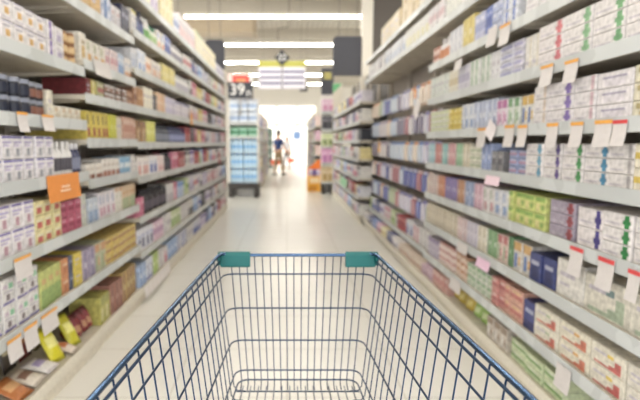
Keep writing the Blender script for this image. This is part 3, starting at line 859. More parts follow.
# packs hanging on the pegboard
HC_ = [('c9c4dc', 'd9d6e6', '6c6aa8', 'lavender hanging pack'), ('3a4078', '6a72b0', 'd0d2e2', 'navy hanging pack'), ('eeeaea', 'e0dade', '7a5a8a', 'white hanging pack'),
       ('a9b8d6', 'd2dcea', '5f7ab4', 'light blue hanging pack'), ('8a3f4c', 'b98088', 'e0ccc8', 'wine-red hanging pack'), ('dfe0d2', 'c2cdb0', '8aa070', 'pale green hanging pack'),
       ('4c4658', '8a8298', 'd6d2da', 'grey-violet hanging pack'), ('e2c9b0', 'efe0d0', 'd08a5a', 'peach hanging pack')]
rr = random.Random(11)
for k in range(3):
    yc0 = PEG0 + 1.18 * k + 0.59
    for r_ in range(5):
        zt = 1.86 - 0.285 * r_
        prev = None
        for c_ in range(6):
            yy = yc0 - 0.59 + 0.197 * (c_ + 0.5)
            if prev is None or rr.random() < 0.7: prev = rr.choice(HC_)
            base, a1, a2, nm = prev
            w, h = 0.15, 0.215
            xf = XR + 0.115
            if not in_frame([(xf, yy + s * w * 0.4, zt - v * h) for s in (-1, 1) for v in (0, 1)]): continue
            key = ('H', base)
            if key not in PROD:
                o, cat = product('H', w, h, 0.03, base, a1, a2, ''); COL.objects.link(o); PROD[key] = (o, cat)
            else:
                o = copy_tree(PROD[key][0])
            o.location = (xf, yy, zt - h + 0.006); o.rotation_euler = (0, 0, -pi / 2)
            ITEMS.append((o, 'hanging pack', nm, ORD[k + 3] + ' right bay', 'in ' + ORD[r_] + ' hook row', yy, 0, 1))
# cartons on the pegboard bays' two base shelves, and the dark-backed bays past them
FARC = [('d0c8e0', '8a80b8', 'eae6f0', 'lavender carton'), ('e9e4e2', 'b9b2c0', 'd6cfd6', 'white carton'), ('8a9cc8', '5c74b0', 'd6deee', 'blue carton'), ('cfdcc0', '8fae7c', 'eaf0e0', 'pale green carton'),
        ('e6cfc8', 'cf968e', 'f0e4e0', 'blush carton'), ('dcb8c8', 'b8809c', 'efdde4', 'pink carton'), ('6a6c90', '4c4e74', 'b8bace', 'slate-blue carton'), ('e6dcb4', 'd0bf7c', 'f0eacf', 'straw carton')]
def bands(side, z, ya, yb, wt, h, tiers=1, d=0.2, pal=FARC, rnd=rr, zlab=None):
    y = ya; last = None
    while y < yb - 0.05:
        L = min(yb - y, wt * rnd.choice((1, 2, 2, 3)))
        if yb - y - L < wt * 0.6: L = yb - y
        q = rnd.choice([p for p in pal if p is not last]); last = q
        for b in BAYS:
            if b['side'] != side or b['y1'] < y or b['y0'] > y + L: continue
            a, c = max(y, b['y0'] + 0.004), min(y + L, b['y1'] - 0.004)
            if c - a < 0.05: continue
            k = min(range(len(b['zs'])), key=lambda i: abs(b['zs'][i] - z)); zz = b['zs'][k]
            hm = (b['zs'][k + 1] - 0.06 - zz) if k + 1 < len(b['zs']) else None
            fill(side, b['words'], shelf_words(k, len(b['zs'])), zz, a, c, b['X'] + b['shallow'].get(k, 0), 'C', q[3], h * rnd.uniform(0.85, 1.0), tiers, wt, q[0], q[1], q[2], rnd.choice(('vert', 'mid', 'pic', 'split', 'busy')), d, hm)
        y += L
FARL = [('dcdad8', 'b9b4ba', 'cfccd0', 'white carton'), ('dedbd8', 'b83a46', 'd9b8b8', 'white carton with red print'), ('dad9de', '3a50a4', '9aa8d0', 'white carton with blue print'),
        ('dedcd6', '3a3640', 'a8a4a8', 'white carton with black print'), ('dcd6d6', 'c46a86', 'd9b4c0', 'white carton with pink print'), ('dcd8e0', '6a4f9c', 'b8a8d0', 'white carton with purple print'),
        ('24242e', '4c4a55', '8a8a96', 'black carton'), ('2c3260', '5058a0', 'b0b4d0', 'navy carton'), ('d98ea4', 'b9536f', 'ecd0d8', 'pink carton'), ('e2d59c', 'cdb04a', 'eee6c4', 'pale yellow carton'),
        ('c4d0a4', '7fa250', 'e4e8d4', 'pale green carton'), ('a83440', '842630', 'd9b0a8', 'red carton'), ('aec4e2', '6488c4', 'e2e8f0', 'light blue carton')]
FARL = FARL[:6] * 2 + FARL[6:]
for z, px in ((2.13, 184), (1.845, 190), (1.557, 190), (1.28, 186), (1.01, 173), (0.69, 168), (0.41, 164), (0.12, 160)):
    bands('L', z, y_at(px, -XL - 0.02, z) + 0.01, 9.57, 0.155, 0.19, pal=FARL)
bands('R', 0.12, y_at(398, XR + 0.02, 0.11) + 0.01, 7.88, 0.17, 0.22)
bands('R', 0.28, PEG0, 7.88, 0.14, 0.18, d=0.14, pal=FARL)
for z in (0.12, 0.42, 0.72, 1.02, 1.32, 1.62, 1.92):
    bands('R', z, 7.90, 12.5, 0.18, 0.20, d=0.19, pal=FARL)

# ------------------------------------------------------------------ shelving past the cross aisle
for side, nm in (('L', 'left'), ('R', 'right')):
    for k in range(3):
        t = make_bay(side, 13.9 + 1.92 * k, 13.9 + 1.92 * k + 1.9, 0.74 if side == 'L' else 0.78, [0.12, 0.55, 0.95, 1.35, 1.75], '%s far %s bay' % (ORD[k], nm),
                 '%s cream shelving bay past the cross aisle, on the %s-hand side of the far aisle' % (ORD[k], nm), depth=0.4, top=2.2)
        sg = -1 if side == 'L' else 1
        MB().box((min(0, sg * 0.4), 0.951, 0), (max(0, sg * 0.4), 0.962, 2.2), M('d9d2c4', 0.5)).build('end_board', t)
    for z in (0.12, 0.55, 0.95, 1.35, 1.75):
        bands(side, z, 13.92, 19.58, 0.45, 0.30, d=0.25)

# left end stand: black table with water packs, shelves above and the price board
EY = 11.75
xa = at_y(228, 150, EY)[0]; xb = at_y(258.5, 150, EY)[0]
t = empty('end_display', ((xa + xb) / 2, EY, 0)); tag(t, 'white end-of-aisle display shelf carrying water packs and the price board', 'shelving')
W = (xb - xa) / 2
ZT = 0.34
white = M('e9e5de', 0.5, scale=10)
MB().box((-W, 0.50, 0.0), (W, 0.53, 2.35), white).build('back_panel', t)
for s in (-1, 1):
    MB().box((min(s * W, s * (W - 0.03)), 0.06, ZT), (max(s * W, s * (W - 0.03)), 0.50, 2.0), white).build('side_panel', t)
for z in (1.43, 1.75):
    sh = MB().box((-W + 0.031, 0.04, z - 0.03), (W - 0.031, 0.499, z), white).build('shelf', t)
    MB().box((-W + 0.031, 0.028, z - 0.05), (W - 0.031, 0.039, z + 0.01), rails()).build('price_rail', sh)
blk = M('3a3532', 0.5)
t2 = empty('display_table', ((xa + xb) / 2, EY, 0)); tag(t2, 'low black table under the stacked water packs at the aisle end', 'table')
MB().box((-W - 0.02, 0.0, ZT - 0.13), (W + 0.02, 0.495, ZT - 0.004), blk).build('table_top', t2)
for sx in (-1, 1):
    for yy in (0.02, 0.40):
        x_ = sx * (W - 0.05)
        MB().box((x_ - 0.06, yy, 0), (x_ + 0.06, yy + 0.08, ZT - 0.131), blk).build('leg', t2)

def water_pack(w, h, d, cap, body, name='water_pack'):
    mb = MB(); n = 3; r = w / n / 2
    pts = []
    for i in range(n):
        cx = -w / 2 + r * (2 * i + 1)
        for k in range(7):
            a = pi + k * pi / 6
            pts.append((cx + r * 0.985 * cos(a), d * 0.12 + r * 0.55 * sin(a) + r * 0.3))
    pts += [(w / 2, d), (-w / 2, d)]
    mb.prism(pts, 'z', 0, h * 0.86, M(body, 0.2))
    o = bpy.data.objects.new(name, mb.mesh(name))
    MB().prism([(p[0] * 1.002, p[1] - 0.004) for p in pts[:-2]] + [(w / 2 * 1.002, d * 0.5), (-w / 2 * 1.002, d * 0.5)], 'z', h * 0.30, h * 0.55, M(cap, 0.4)).build('label_band', o)
    for i in range(n):
        cx = -w / 2 + r * (2 * i + 1)
        MB().lathe([(r * 0.75, h * 0.86), (r * 0.35, h * 0.93), (r * 0.35, h)], M(cap, 0.4), 8, cx, d * 0.12 + r * 0.3).build('cap', o)
    return o
proto = water_pack(W - 0.045, 0.345, 0.4, '8fbfe8', 'c9e2f4')
first = True
for r_ in range(3):
    for c_, s in enumerate((-1, 1)):
        o = proto if first else copy_tree(proto)
        if first: COL.objects.link(o); first = False
        o.location = ((xa + xb) / 2 + s * (W - 0.03) / 2, EY + 0.08, ZT + 0.001 + 0.352 * r_)
        tag(o, 'pale blue shrink-wrapped water pack, %s row of the stack, %s column' % (('bottom', 'middle', 'top')[r_], ('left', 'right')[c_]), 'water pack', 'water packs on the black table')
pr2 = None
for c_ in range(3):
    x_ = (xa + xb) / 2 + (c_ - 1) * (W * 0.62)
    if pr2 is None: pr2 = o = water_pack(W * 0.56, 0.24, 0.3, '4f9a72', 'a9d6bc', 'green_bottle_pack'); COL.objects.link(o)
    else: o = copy_tree(pr2)
    o.location = (x_, EY + 0.1, 1.431)
    tag(o, 'green bottle pack on the end display, %s from the outer edge' % ORD[c_], 'bottle pack', 'green packs on the end display')
pr3 = None
for r_ in range(2):
    for c_ in range(3):
        x_ = (xa + xb) / 2 + (c_ - 1) * (W * 0.62)
        if pr3 is None: pr3 = o = water_pack(W * 0.56, 0.27, 0.3, 'a6bfe0', 'e6ecf4', 'milk_pack'); COL.objects.link(o)
        else: o = copy_tree(pr3)
        o.location = (x_, EY + 0.1, 1.751 + 0.277 * r_)
        tag(o, 'white-blue bottle pack, %s row on the end display, %s from the outer edge' % (('lower', 'upper')[r_], ORD[c_]), 'bottle pack', 'white packs on the end display')
# price board on the display
x0, _, zt = at_y(227.5, 82, EY); x1, _, zb = at_y(253, 98.5, EY); _, _, zr = at_y(228, 74.5, EY)
t = empty('price_board', ((x0 + x1) / 2, EY, zb)); tag(t, 'dark price board with white figures 39 under a red strip', 'sign')
w, h = (x1 - x0) / 2, zt - zb
MB().box((-w, 0.02, 0), (w, 0.05, h), M('36383f', 0.5)).build('board', t)
MB().box((-w * 0.62, 0.015, h + 0.005), (w * 0.72, 0.05, zr - zb), M('e0564e', 0.5)).build('red_strip', t)
MB().box((-w * 1.0, 0.022, h + 0.01), (-w * 0.63, 0.05, zr - zb + 0.02), M('f0d6cf', 0.5)).build('pale_end', t)
MB().box((w * 0.73, 0.022, h + 0.01), (w, 0.05, zr - zb), M('efe9e6', 0.5)).build('pale_end', t)
MB().box((-w * 0.3, 0.008, h + 0.02), (w * 0.4, 0.0148, h + 0.06), M('e0b070', 0.5)).build('gold_lettering', t)
wm = M('efece8', 0.5, noise=0)
text('figures', '39', 0.36, wm, t, (-w * 0.25, 0.012, h * 0.52))
text('small_figure', 'n', 0.26, wm, t, (w * 0.66, 0.012, h * 0.36))
MB().tube([(0, 0.07, -0.4), (0, 0.07, zr - zb)], 0.012, M('9a9186', 0.5), 6).build('pole', t)

# right end stand with the tall dark panel
EY2 = 12.62
xa, _, zt = at_y(322.5, 66, EY2); xb, _, zb = at_y(335, 93, EY2)
t = empty('end_display', ((xa + xb) / 2, EY2, 0)); tag(t, 'narrow end-of-aisle stand under a tall dark panel, before the far shelving', 'shelving')
W = (xb - xa) / 2
MB().box((-W, 0.42, 0.0), (W, 0.45, zb), white).build('back_panel', t)
pn = MB().box((-W, 0.36, zb), (W, 0.42, zt), M('45464f', 0.5)).build('dark_panel', t)
MB().box((-W * 0.6, 0.352, zt - 0.28), (W * 0.6, 0.359, zt - 0.10), M('b9b06a', 0.5)).build('emblem', pn)
for z in (0.30, 0.78, 1.20, 1.62, 2.06):
    sh = MB().box((-W, 0.02, z - 0.03), (W, 0.419, z), white).build('shelf', t)
    MB().box((-W, 0.008, z - 0.05), (W, 0.019, z + 0.01), rails()).build('price_rail', sh)
for s in (-1, 1):
    MB().box((min(s * W, s * (W - 0.09)), 0.03, 0), (max(s * W, s * (W - 0.09)), 0.4, 0.269), blk).build('foot', t)
ENDP = [(0.30, .36, ('d9c49a', 'b99a62', 'e6d6b8'), 'tan carton'), (0.78, .36, ('dca6cc', 'b97aae', 'ecd2e4'), 'mauve-pink carton'), (1.20, .30, ('cfd9a8', '7a8a5a', 'e6e8cc'), 'pale olive carton'),
        (1.62, .33, ('57555c', '3c3a40', '8a8790'), 'charcoal carton'), (2.06, .30, ('e0bcd0', 'cf8fb0', 'efdfe6'), 'pale pink carton')]
for z, h, cs, nm in ENDP:
    w = W * 0.92
    me = carton_mesh(w, h, 0.3, cs[0], art('pic', cs[1], cs[2]))
    for c_, s in enumerate((-1, 1)):
        o = bpy.data.objects.new('carton', me); COL.objects.link(o)
        o.location = ((xa + xb) / 2 + s * W * 0.48, EY2 + 0.05, z + 0.001)
        tag(o, '%s on the narrow end stand, %s of its pair' % (nm, ('left', 'right')[c_]), 'box', 'cartons on the narrow end stand')

# orange promotion bin
BY = 13.2
xa, _, _ = at_y(307.5, 175, BY); xb, _, _ = at_y(321.5, 175, BY); zt = at_y(315, 160, BY)[2]; zm = at_y(310, 176, BY)[2]
t = empty('promotion_bin', ((xa + xb) / 2, BY, 0)); tag(t, 'orange and yellow cardboard promotion bin with slanted back at the shelf end', 'bin')
W = (xb - xa) / 2
MB().box((-W, 0, 0), (W, 0.34, zm), M('e6a83c', 0.5)).build('body', t)
MB().prism([(-W, zm), (W, zm), (W, zt), (W * 0.6, zt), (-W, zm + 0.16)], 'y', 0.30, 0.34, M('ea7a2c', 0.5)).build('header', t)
MB().box((-W * 0.7, -0.008, zm * 0.55), (W * 0.7, -0.001, zm * 0.9), M('f0d9b0', 0.5)).build('front_panel', t)
MB().box((-W * 0.8, -0.008, zm * 0.08), (W * 0.3, -0.001, zm * 0.35), M('c9862c', 0.5)).build('lower_panel', t)
for i, (x_, cs) in enumerate(((-0.55, ('e0dcea', 'a090c0', 'eee')), (0.0, ('7a68a8', '5a4a90', 'cfc8e0')), (0.55, ('d9d4e6', '9a8cc0', 'efe')))):
    me = carton_mesh(W * 0.5, 0.16, 0.2, cs[0], [(0.1, 0.3, 0.9, 0.6, cs[1])])
    o = bpy.data.objects.new('carton', me); COL.objects.link(o); o.location = ((xa + xb) / 2 + x_ * W, BY + 0.05, zm + 0.001)
    tag(o, '%s small carton on the orange promotion bin' % ('white-lilac', 'purple', 'pale lavender')[i], 'box', 'cartons on the promotion bin')

# green-topped post sign at the end of the dark-backed bays
x0, _, zt = at_y(333, 83, 12.56); x1, _, zb = at_y(341, 200, 12.56)
t = empty('post_sign', ((x0 + x1) / 2, 12.54, 0)); tag(t, 'cream post board with a green sign at its top, closing the dark-backed shelving', 'sign')
w = (x1 - x0) / 2
MB().box((-w, 0, 0), (w, 0.03, zt), M('dfd8c9', 0.5)).build('board', t)
MB().prism([(-w, zt - 0.02), (-w, zt - 0.24), (w, zt - 0.02)], 'y', -0.012, -0.001, M('6fbf86', 0.5)).build('green_sign', t)
MB().box((-w, -0.02, 0), (w, -0.001, 0.1), M('b9b0a0', 0.5)).build('foot_strip', t)

# poster on the far wall, rack and low counter by the entrance
x0, _, zt = at_y(293, 131, 29.5); x1, _, zb = at_y(301, 139.5, 29.5)
t = empty('wall_poster', ((x0 + x1) / 2, 29.85, zb)); tag(t, 'pale blue poster by the bright entrance at the end of the aisle', 'poster')
MB().box((-(x1 - x0) / 2, 0, 0), ((x1 - x0) / 2, 0.06, zt - zb), M('e9e9ec', 0.5)).build('frame', t)
MB().box((-(x1 - x0) / 2 + 0.03, -0.006, 0.03), ((x1 - x0) / 2 - 0.03, -0.001, zt - zb - 0.03), M('8fb2e6', 0.5)).build('print', t)
x0, _, zt = at_y(266, 128, 26); x1, _, zb = at_y(272.5, 160, 26)
t = empty('display_rack', ((x0 + x1) / 2, 26, 0)); tag(t, 'dark green display rack with white shelves beside the entrance', 'rack')
w = (x1 - x0) / 2
MB().box((-w, 0.3, 0), (w, 0.33, zt), M('5f7268', 0.5)).build('back_panel', t)
for k in range(4):
    MB().box((-w, 0, 0.15 + 0.45 * k), (w, 0.299, 0.19 + 0.45 * k), white).build('shelf', t)
for s in (-1, 1):
    MB().box((s * w - 0.015, 0.0, 0), (s * w + 0.015, 0.299, 0.149), M('5f7268', 0.5)).build('leg', t)

# ------------------------------------------------------------------ people
def skin_obj(name, verts, edges, radii, mat, parent=None, subsurf=1, root=0):
    me = bpy.data.meshes.new(name); me.from_pydata(verts, edges, []); me.materials.append(mat)
    o = bpy.data.objects.new(name, me); COL.objects.link(o)
    if parent is not None: o.parent = parent
    sk = o.modifiers.new('skin', 'SKIN'); sk.use_smooth_shade = True
    me_ = o.data
    if not me_.skin_vertices:
        bpy.context.view_layer.objects.active = o
    for i, r in enumerate(radii):
        sv = me_.skin_vertices[0].data[i]
        rr_ = r if isinstance(r, tuple) else (r, r)
        sv.radius = rr_; sv.use_root = (i == root)
    ss = o.modifiers.new('sub', 'SUBSURF'); ss.levels = subsurf; ss.render_levels = subsurf
    return o

def person(loc, rz, H, shirt, trouser, hair, shoe, label, long_hair=False, female=False, stride=0.12, arm_fwd=(0.10, 0.25), skirt=None):
    """local frame: faces +y; height scaled from 1.75"""
    k = H / 1.75
    V, E, R = [], [], []
    def add(p, r, parent=None):
        V.append((p[0] * k, p[1] * k, p[2] * k)); R.append(tuple(q * k for q in r) if isinstance(r, tuple) else r * k)
        if parent is not None: E.append((parent, len(V) - 1))
        return len(V) - 1
    sw = 0.165 if female else 0.19
    pel = add((0, 0, 0.95), (0.14, 0.10))
    wai = add((0, 0.005, 1.08), (0.125, 0.095), pel)
    che = add((0, 0.0, 1.28), (0.15, 0.105), wai)
    nb = add((0, -0.01, 1.44), (0.075, 0.065), che)
    nk = add((0, 0.005, 1.51), (0.05, 0.052), nb)
    h1 = add((0, 0.02, 1.58), (0.066, 0.078), nk)
    h2 = add((0, 0.02, 1.66), (0.074, 0.092), h1)
    h3 = add((0, 0.01, 1.73), (0.05, 0.062), h2)
    no = add((0, 0.118, 1.625), 0.012, h2)
    hands = []
    for i, s in enumerate((-1, 1)):
        af = arm_fwd[i]
        sh = add((s * sw, -0.005, 1.39), 0.055, che)
        el = add((s * (sw + 0.07), -0.03 + af * 0.3, 1.12), 0.042, sh)
        wr = add((s * (sw + 0.11), af, 0.90), 0.027, el)
        pa = add((s * (sw + 0.115), af + 0.02, 0.83), (0.022, 0.034), wr)
        hands.append((s * (sw + 0.135) * k, (af + 0.03) * k, 0.775 * k))
        for q in range(4):
            ln_ = (0.9, 1.0, 0.95, 0.78)[q]
            f1 = add((s * (sw + 0.113), af + 0.05 - 0.02 * q, 0.79), 0.010, pa)
            f2 = add((s * (sw + 0.115), af + 0.055 - 0.02 * q, 0.79 - 0.035 * ln_), 0.009, f1)
            add((s * (sw + 0.10), af + 0.055 - 0.02 * q, 0.79 - 0.058 * ln_), 0.008, f2)
        t1 = add((s * (sw + 0.09), af + 0.06, 0.84), 0.011, pa)
        add((s * (sw + 0.085), af + 0.075, 0.80), 0.009, t1)
        st = stride * (1 if s > 0 else -1)
        hp = add((s * 0.09, 0, 0.88), 0.085, pel)
        kn = add((s * 0.095, st * 0.5 + 0.02, 0.49), 0.056, hp)
        an = add((s * 0.095, st, 0.09), 0.036, kn)
        add((s * 0.10, st + 0.13, 0.035), (0.04, 0.025), an)
    root = skin_obj('person', V, E, R, M('d9ab8c', 0.5), None, 1)
    root.location = loc; root.rotation_euler = (0, 0, rz)
    tag(root, label, 'person')
    up = 1.16
    # shirt
    V2, E2, R2 = [], [], []
    def a2(p, r, parent=None):
        V2.append(tuple(q * k for q in p)); R2.append(tuple(q * k for q in r) if isinstance(r, tuple) else r * k)
        if parent is not None: E2.append((parent, len(V2) - 1))
        return len(V2) - 1
    a = a2((0, 0, 0.92), (0.165, 0.125)); b = a2((0, 0.005, 1.08), (0.15, 0.115), a); c = a2((0, 0, 1.28), (0.17, 0.125), b); d = a2((0, -0.01, 1.43), (0.09, 0.08), c)
    for i, s in enumerate((-1, 1)):
        e = a2((s * (sw + 0.005), -0.005, 1.39), 0.070, c)
        a2((s * (sw + 0.062), -0.022 + arm_fwd[i] * 0.22, 1.17), 0.058, e)
    skin_obj('shirt', V2, E2, R2, M(shirt, 0.8), root, 1)
    V2, E2, R2 = [], [], []
    a = a2((0, 0, 0.97), (0.15, 0.112))
    for s in (-1, 1):
        st = stride * (1 if s > 0 else -1)
        h_ = a2((s * 0.09, 0, 0.87), 0.096, a); n_ = a2((s * 0.095, st * 0.5 + 0.02, 0.49), 0.068, h_); a2((s * 0.095, st, 0.12), 0.052, n_)
    skin_obj('trousers', V2, E2, R2, M(trouser, 0.8), root, 1)
    # hair
    mb = MB(); rings = 6; seg_ = 12; zc = 1.665; nl = rings + (4 if long_hair else 1)
    for i in range(nl):
        for j in range(seg_):
            an_ = 2 * pi * j / seg_
            if i < rings:
                ph = pi / 2 * (1 - i / (rings - 1)) ; rr_ = cos(ph); zz = sin(ph) * 0.105
            else:
                rr_ = 1.0; zz = -(i - rings + 1) * 0.055
            front = max(0.0, sin(an_))
            if zz < 0.0 and front > 0.3: rr_ *= 0.82
            mb.v.append((0.088 * rr_ * cos(an_) * k, (0.005 + 0.103 * rr_ * sin(an_) - (0.02 * front if zz < 0.02 else 0)) * k, (zc + zz) * k))
    for i in range(nl - 1):
        for j in range(seg_):
            an_ = 2 * pi * (j + 0.5) / seg_
            if i >= rings - 2 and sin(an_) > 0.35: continue
            mb.f.append((i*seg_ + j, (i+1)*seg_ + j, (i+1)*seg_ + (j+1) % seg_, i*seg_ + (j+1) % seg_)); mb.m.append(mb.mi(M(hair, 0.5)))
    ho = mb.build('hair', root, smooth=True); so = ho.modifiers.new('thick', 'SOLIDIFY'); so.thickness = 0.012
    # face
    for s in (-1, 1):
        MB().lathe([(0.002, -0.011), (0.010, -0.006), (0.011, 0.0), (0.010, 0.006), (0.002, 0.011)], M('2a2220', 0.3, noise=0), 8).build('eye', root, True, (s * 0.032 * k, 0.098 * k, 1.64 * k))
        MB().lathe([(0.004, -0.03), (0.013, -0.01), (0.015, 0.012), (0.006, 0.03)], M('cf9d80', 0.5), 8).build('ear', root, True, (s * 0.080 * k, 0.01 * k, 1.635 * k))
    MB().lathe([(0.006, -0.006), (0.022, -0.002), (0.022, 0.002), (0.006, 0.006)], M('a8625a', 0.5, noise=0), 10, 0, 0, 0.35).build('mouth', root, True, (0, 0.098 * k, 1.58 * k))
    for s in (-1, 1):
        st = stride * (1 if s > 0 else -1)
        x_ = s * 0.098
        mb = MB()
        secs = [(-0.075, 0.030, 0.085), (-0.04, 0.042, 0.10), (0.03, 0.044, 0.095), (0.10, 0.048, 0.065), (0.17, 0.040, 0.05), (0.195, 0.022, 0.035)]
        pts_n = 8; k0 = 0
        for (yy, hw, hh) in secs:
            for q in range(pts_n):
                an_ = 2 * pi * q / pts_n
                mb.v.append(((x_ + hw * cos(an_)) * k, (st + yy) * k, (0.002 + hh * 0.5 * (1 + sin(an_))) * k))
        for i in range(len(secs) - 1):
            for q in range(pts_n):
                q2 = (q + 1) % pts_n
                mb.f.append((i*pts_n + q, (i+1)*pts_n + q, (i+1)*pts_n + q2, i*pts_n + q2)); mb.m.append(mb.mi(M(shoe, 0.5)))
        mb.f.append(tuple(range(pts_n))); mb.m.append(0); mb.f.append(tuple(reversed(range((len(secs)-1)*pts_n, len(secs)*pts_n)))); mb.m.append(0)
        mb.build('shoe', root, True)
    return root, hands

PY1 = 20.2
p1x = at_y(278.5, 170, PY1)[0]
p1, hd1 = person((p1x, PY1, 0), radians(-48), 1.78, '33497e', '9a8464', '2a2320', '3a302a', 'person with short dark hair in blue shirt and khaki trousers, walking in the far aisle', stride=0.14, arm_fwd=(0.10, 0.22))
PY2 = 25.0
p2x = at_y(287, 160, PY2)[0]
p2, hd2 = person((p2x, PY2, 0), radians(150), 1.60, 'd6d2d2', '524e58', '6a5044', '4a423c', 'person with brown hair in white top and grey leggings, beyond the blue-shirted person', long_hair=True, female=True, stride=0.10, arm_fwd=(0.05, 0.12))

def basket(loc, rz, label):
    t = empty('shopping_basket', loc, rz); tag(t, label, 'basket')
    red = M('e0663c', 0.45); W0, D0, W1, D1, h = 0.15, 0.085, 0.20, 0.11, 0.21
    mb = MB()
    for (xa_, ya_, xb_, yb_) in ((-1, -1, 1, -1), (1, -1, 1, 1), (1, 1, -1, 1), (-1, 1, -1, -1)):
        for inn in (0, 1):
            q = 1 - 0.06 * inn
            pts = [(xa_*W0*q, ya_*D0*q, 0), (xb_*W0*q, yb_*D0*q, 0), (xb_*W1*q, yb_*D1*q, h), (xa_*W1*q, ya_*D1*q, h)]
            if inn: pts.reverse()
            mb.quad(pts, red)
        mb.quad([(xa_*W1, ya_*D1, h), (xb_*W1, yb_*D1, h), (xb_*W1*.94, yb_*D1*.94, h), (xa_*W1*.94, ya_*D1*.94, h)], red)
    mb.quad([(-W0, -D0, 0), (-W0, D0, 0), (W0, D0, 0), (W0, -D0, 0)], red)
    mb.quad([(-W0, -D0, 0.004), (W0, -D0, 0.004), (W0, D0, 0.004), (-W0, D0, 0.004)], red)
    mb.build('body', t)
    rim = MB(); rim.tube([(-W1, -D1, h), (W1, -D1, h), (W1, D1, h), (-W1, D1, h)], 0.01, M('c9522c', 0.45), 6, closed=True); rim.build('rim', t)
    MB().tube([(-W1, 0, h), (-W1 * 0.8, 0, h + 0.14), (-0.05, 0, h + 0.20), (0.05, 0, h + 0.20), (W1 * 0.8, 0, h + 0.14), (W1, 0, h)], 0.009, M('3a3632', 0.5), 6).build('handle', t)
    return t
def hold(p, hnd, rz, label):
    c, s = cos(p.rotation_euler[2]), sin(p.rotation_euler[2])
    x = p.location.x + hnd[0] * c - hnd[1] * s; y = p.location.y + hnd[0] * s + hnd[1] * c
    return basket((x, y, hnd[2] - 0.405), p.rotation_euler[2] + pi / 2, label)
hold(p1, hd1[0], radians(20), 'orange-red shopping basket held by the person in the blue shirt')
hold(p2, hd2[0], radians(60), 'orange-red shopping basket held by the person in the white top')

# ------------------------------------------------------------------ hanging price tags
def on_side(px, py, X):
    yc = CP + SP * (CY - py) / F; zc = -SP + CP * (CY - py) / F
    s = X / ((px - CX) / F)
    return yc * s, HC + zc * s
TAGS = []
def price_tag(side, px0, px1, py0, py1, hdr, what='white price tag', card='cfc9c6', tilt=0.0, round_=False):
    sg = -1 if side == 'L' else 1
    X = sg * ((XL if side == 'L' else XR) - 0.004)
    pm = (px0 + px1) / 2
    y0, _ = on_side(px0, (py0 + py1) / 2, X); y1, _ = on_side(px1, (py0 + py1) / 2, X)
    ym, zt = on_side(pm, py0, X); _, zb = on_side(pm, py1, X)
    w = abs(y1 - y0); h = zt - zb
    bay = min((b for b in BAYS if b['side'] == side), key=lambda b: abs((b['y0'] + b['y1']) / 2 - (y0 + y1) / 2))
    if bay['X'] < abs(X): X = sg * (bay['X'] - 0.004)
    k = min(range(len(bay['zs'])), key=lambda i: abs(bay['zs'][i] - 0.02 - zt))
    t = empty(('hanging_promotion_card' if 'promotion' in what else 'hanging_price_tag') if not round_ else 'hanging_round_sign', (X, (y0 + y1) / 2, zb), pi / 2 if side == 'L' else -pi / 2)
    t.rotation_euler = (0, tilt, pi / 2 if side == 'L' else -pi / 2)
    cm = M(card, 0.5, noise=0.03)
    if round_:
        r = h / 2
        MB().prism([(r * cos(a * pi / 10), r + r * sin(a * pi / 10)) for a in range(20)], 'y', -0.0015, 0.0, cm).build('disc', t)
        MB().prism([(-r * .5, r * .85), (r * .5, r * .85), (r * .4, r * 1.15), (-r * .4, r * 1.15)], 'y', -0.003, -0.0016, M('f2d8b0', 0.5)).build('lettering', t)
        MB().box((-0.01, -0.001, h - 0.004), (0.01, 0.0005, h + 0.03), cm).build('strap', t)
    else:
        # card bent a little outwards at the bottom
        n = 5; poly = []
        for i in range(n):
            v = i / (n - 1); poly.append((-0.0012 - 0.012 * (1 - v) ** 2, h * v))
        poly2 = poly + [(p[0] + 0.0012, p[1]) for p in reversed(poly)]
        MB().prism(poly2, 'x', -w / 2, w / 2, cm).build('card', t)
        if hdr:
            MB().box((-w / 2 - 0.001, -0.0040, h * 0.86), (w / 2 + 0.001, -0.0020, h * 1.0), M(hdr, 0.5)).build('header', t)
    hn = {'e2a24a': 'orange-headed ', 'd0484a': 'red-headed ', None: ''}[hdr]
    TAGS.append((t, hn + what, bay['words'], 'on the pegboard' if len(bay['zs']) == 4 and 0.5 < zt < 2.0 else shelf_words(k, len(bay['zs'])) + ' rail', (y0 + y1) / 2))
    return t
OR, RD = 'e2a24a', 'd0484a'
for a in [('L', 17, 27, 112, 132, OR), ('L', 42, 53, 115, 131, OR), ('L', 14, 31, 256, 278, OR), ('L', 41, 57, 311, 331, OR), ('L', 24, 37, 324, 348, OR), ('L', 7, 21, 337, 360, OR),
          ('L', 94, 110, 62, 77, None), ('R', 488, 497, 27, 46, None), ('R', 500, 510, 24, 45, OR), ('R', 541, 553, 65, 86, OR), ('R', 565, 578, 60, 83, OR),
          ('R', 547, 558, 123, 148, OR), ('R', 571, 583, 122, 147, OR), ('R', 595, 612, 120, 147, OR), ('R', 613, 627, 120, 146, RD), ('R', 478, 486, 128, 147, OR),
          ('R', 505, 514, 125, 147, OR), ('R', 518, 527, 125, 147, OR), ('R', 570, 583, 247, 276, RD), ('R', 598, 614, 258, 290, RD), ('R', 628, 640, 270, 302, RD),
          ('R', 458, 468, 243, 253, None), ('R', 450, 461, 279, 291, None), ('R', 556, 571, 366, 391, None), ('R', 455, 462, 60, 70, None)]:
    price_tag(*a)
price_tag('R', 486, 500, 176, 185, None, 'pink price tag', 'ecd2dc')
price_tag('R', 477, 490, 259, 269, None, 'pink price tag', 'e9c6da')
price_tag('R', 486, 494, 121, 137, None, 'long white curled tag', 'e2dada', 0.5)
price_tag('R', 414, 418, 98, 116, None, 'slanted white strip tag', 'e2dcda', 0.6)
t = price_tag('L', 47, 79, 174, 200, None, 'large orange promotion card', 'dc8c44')
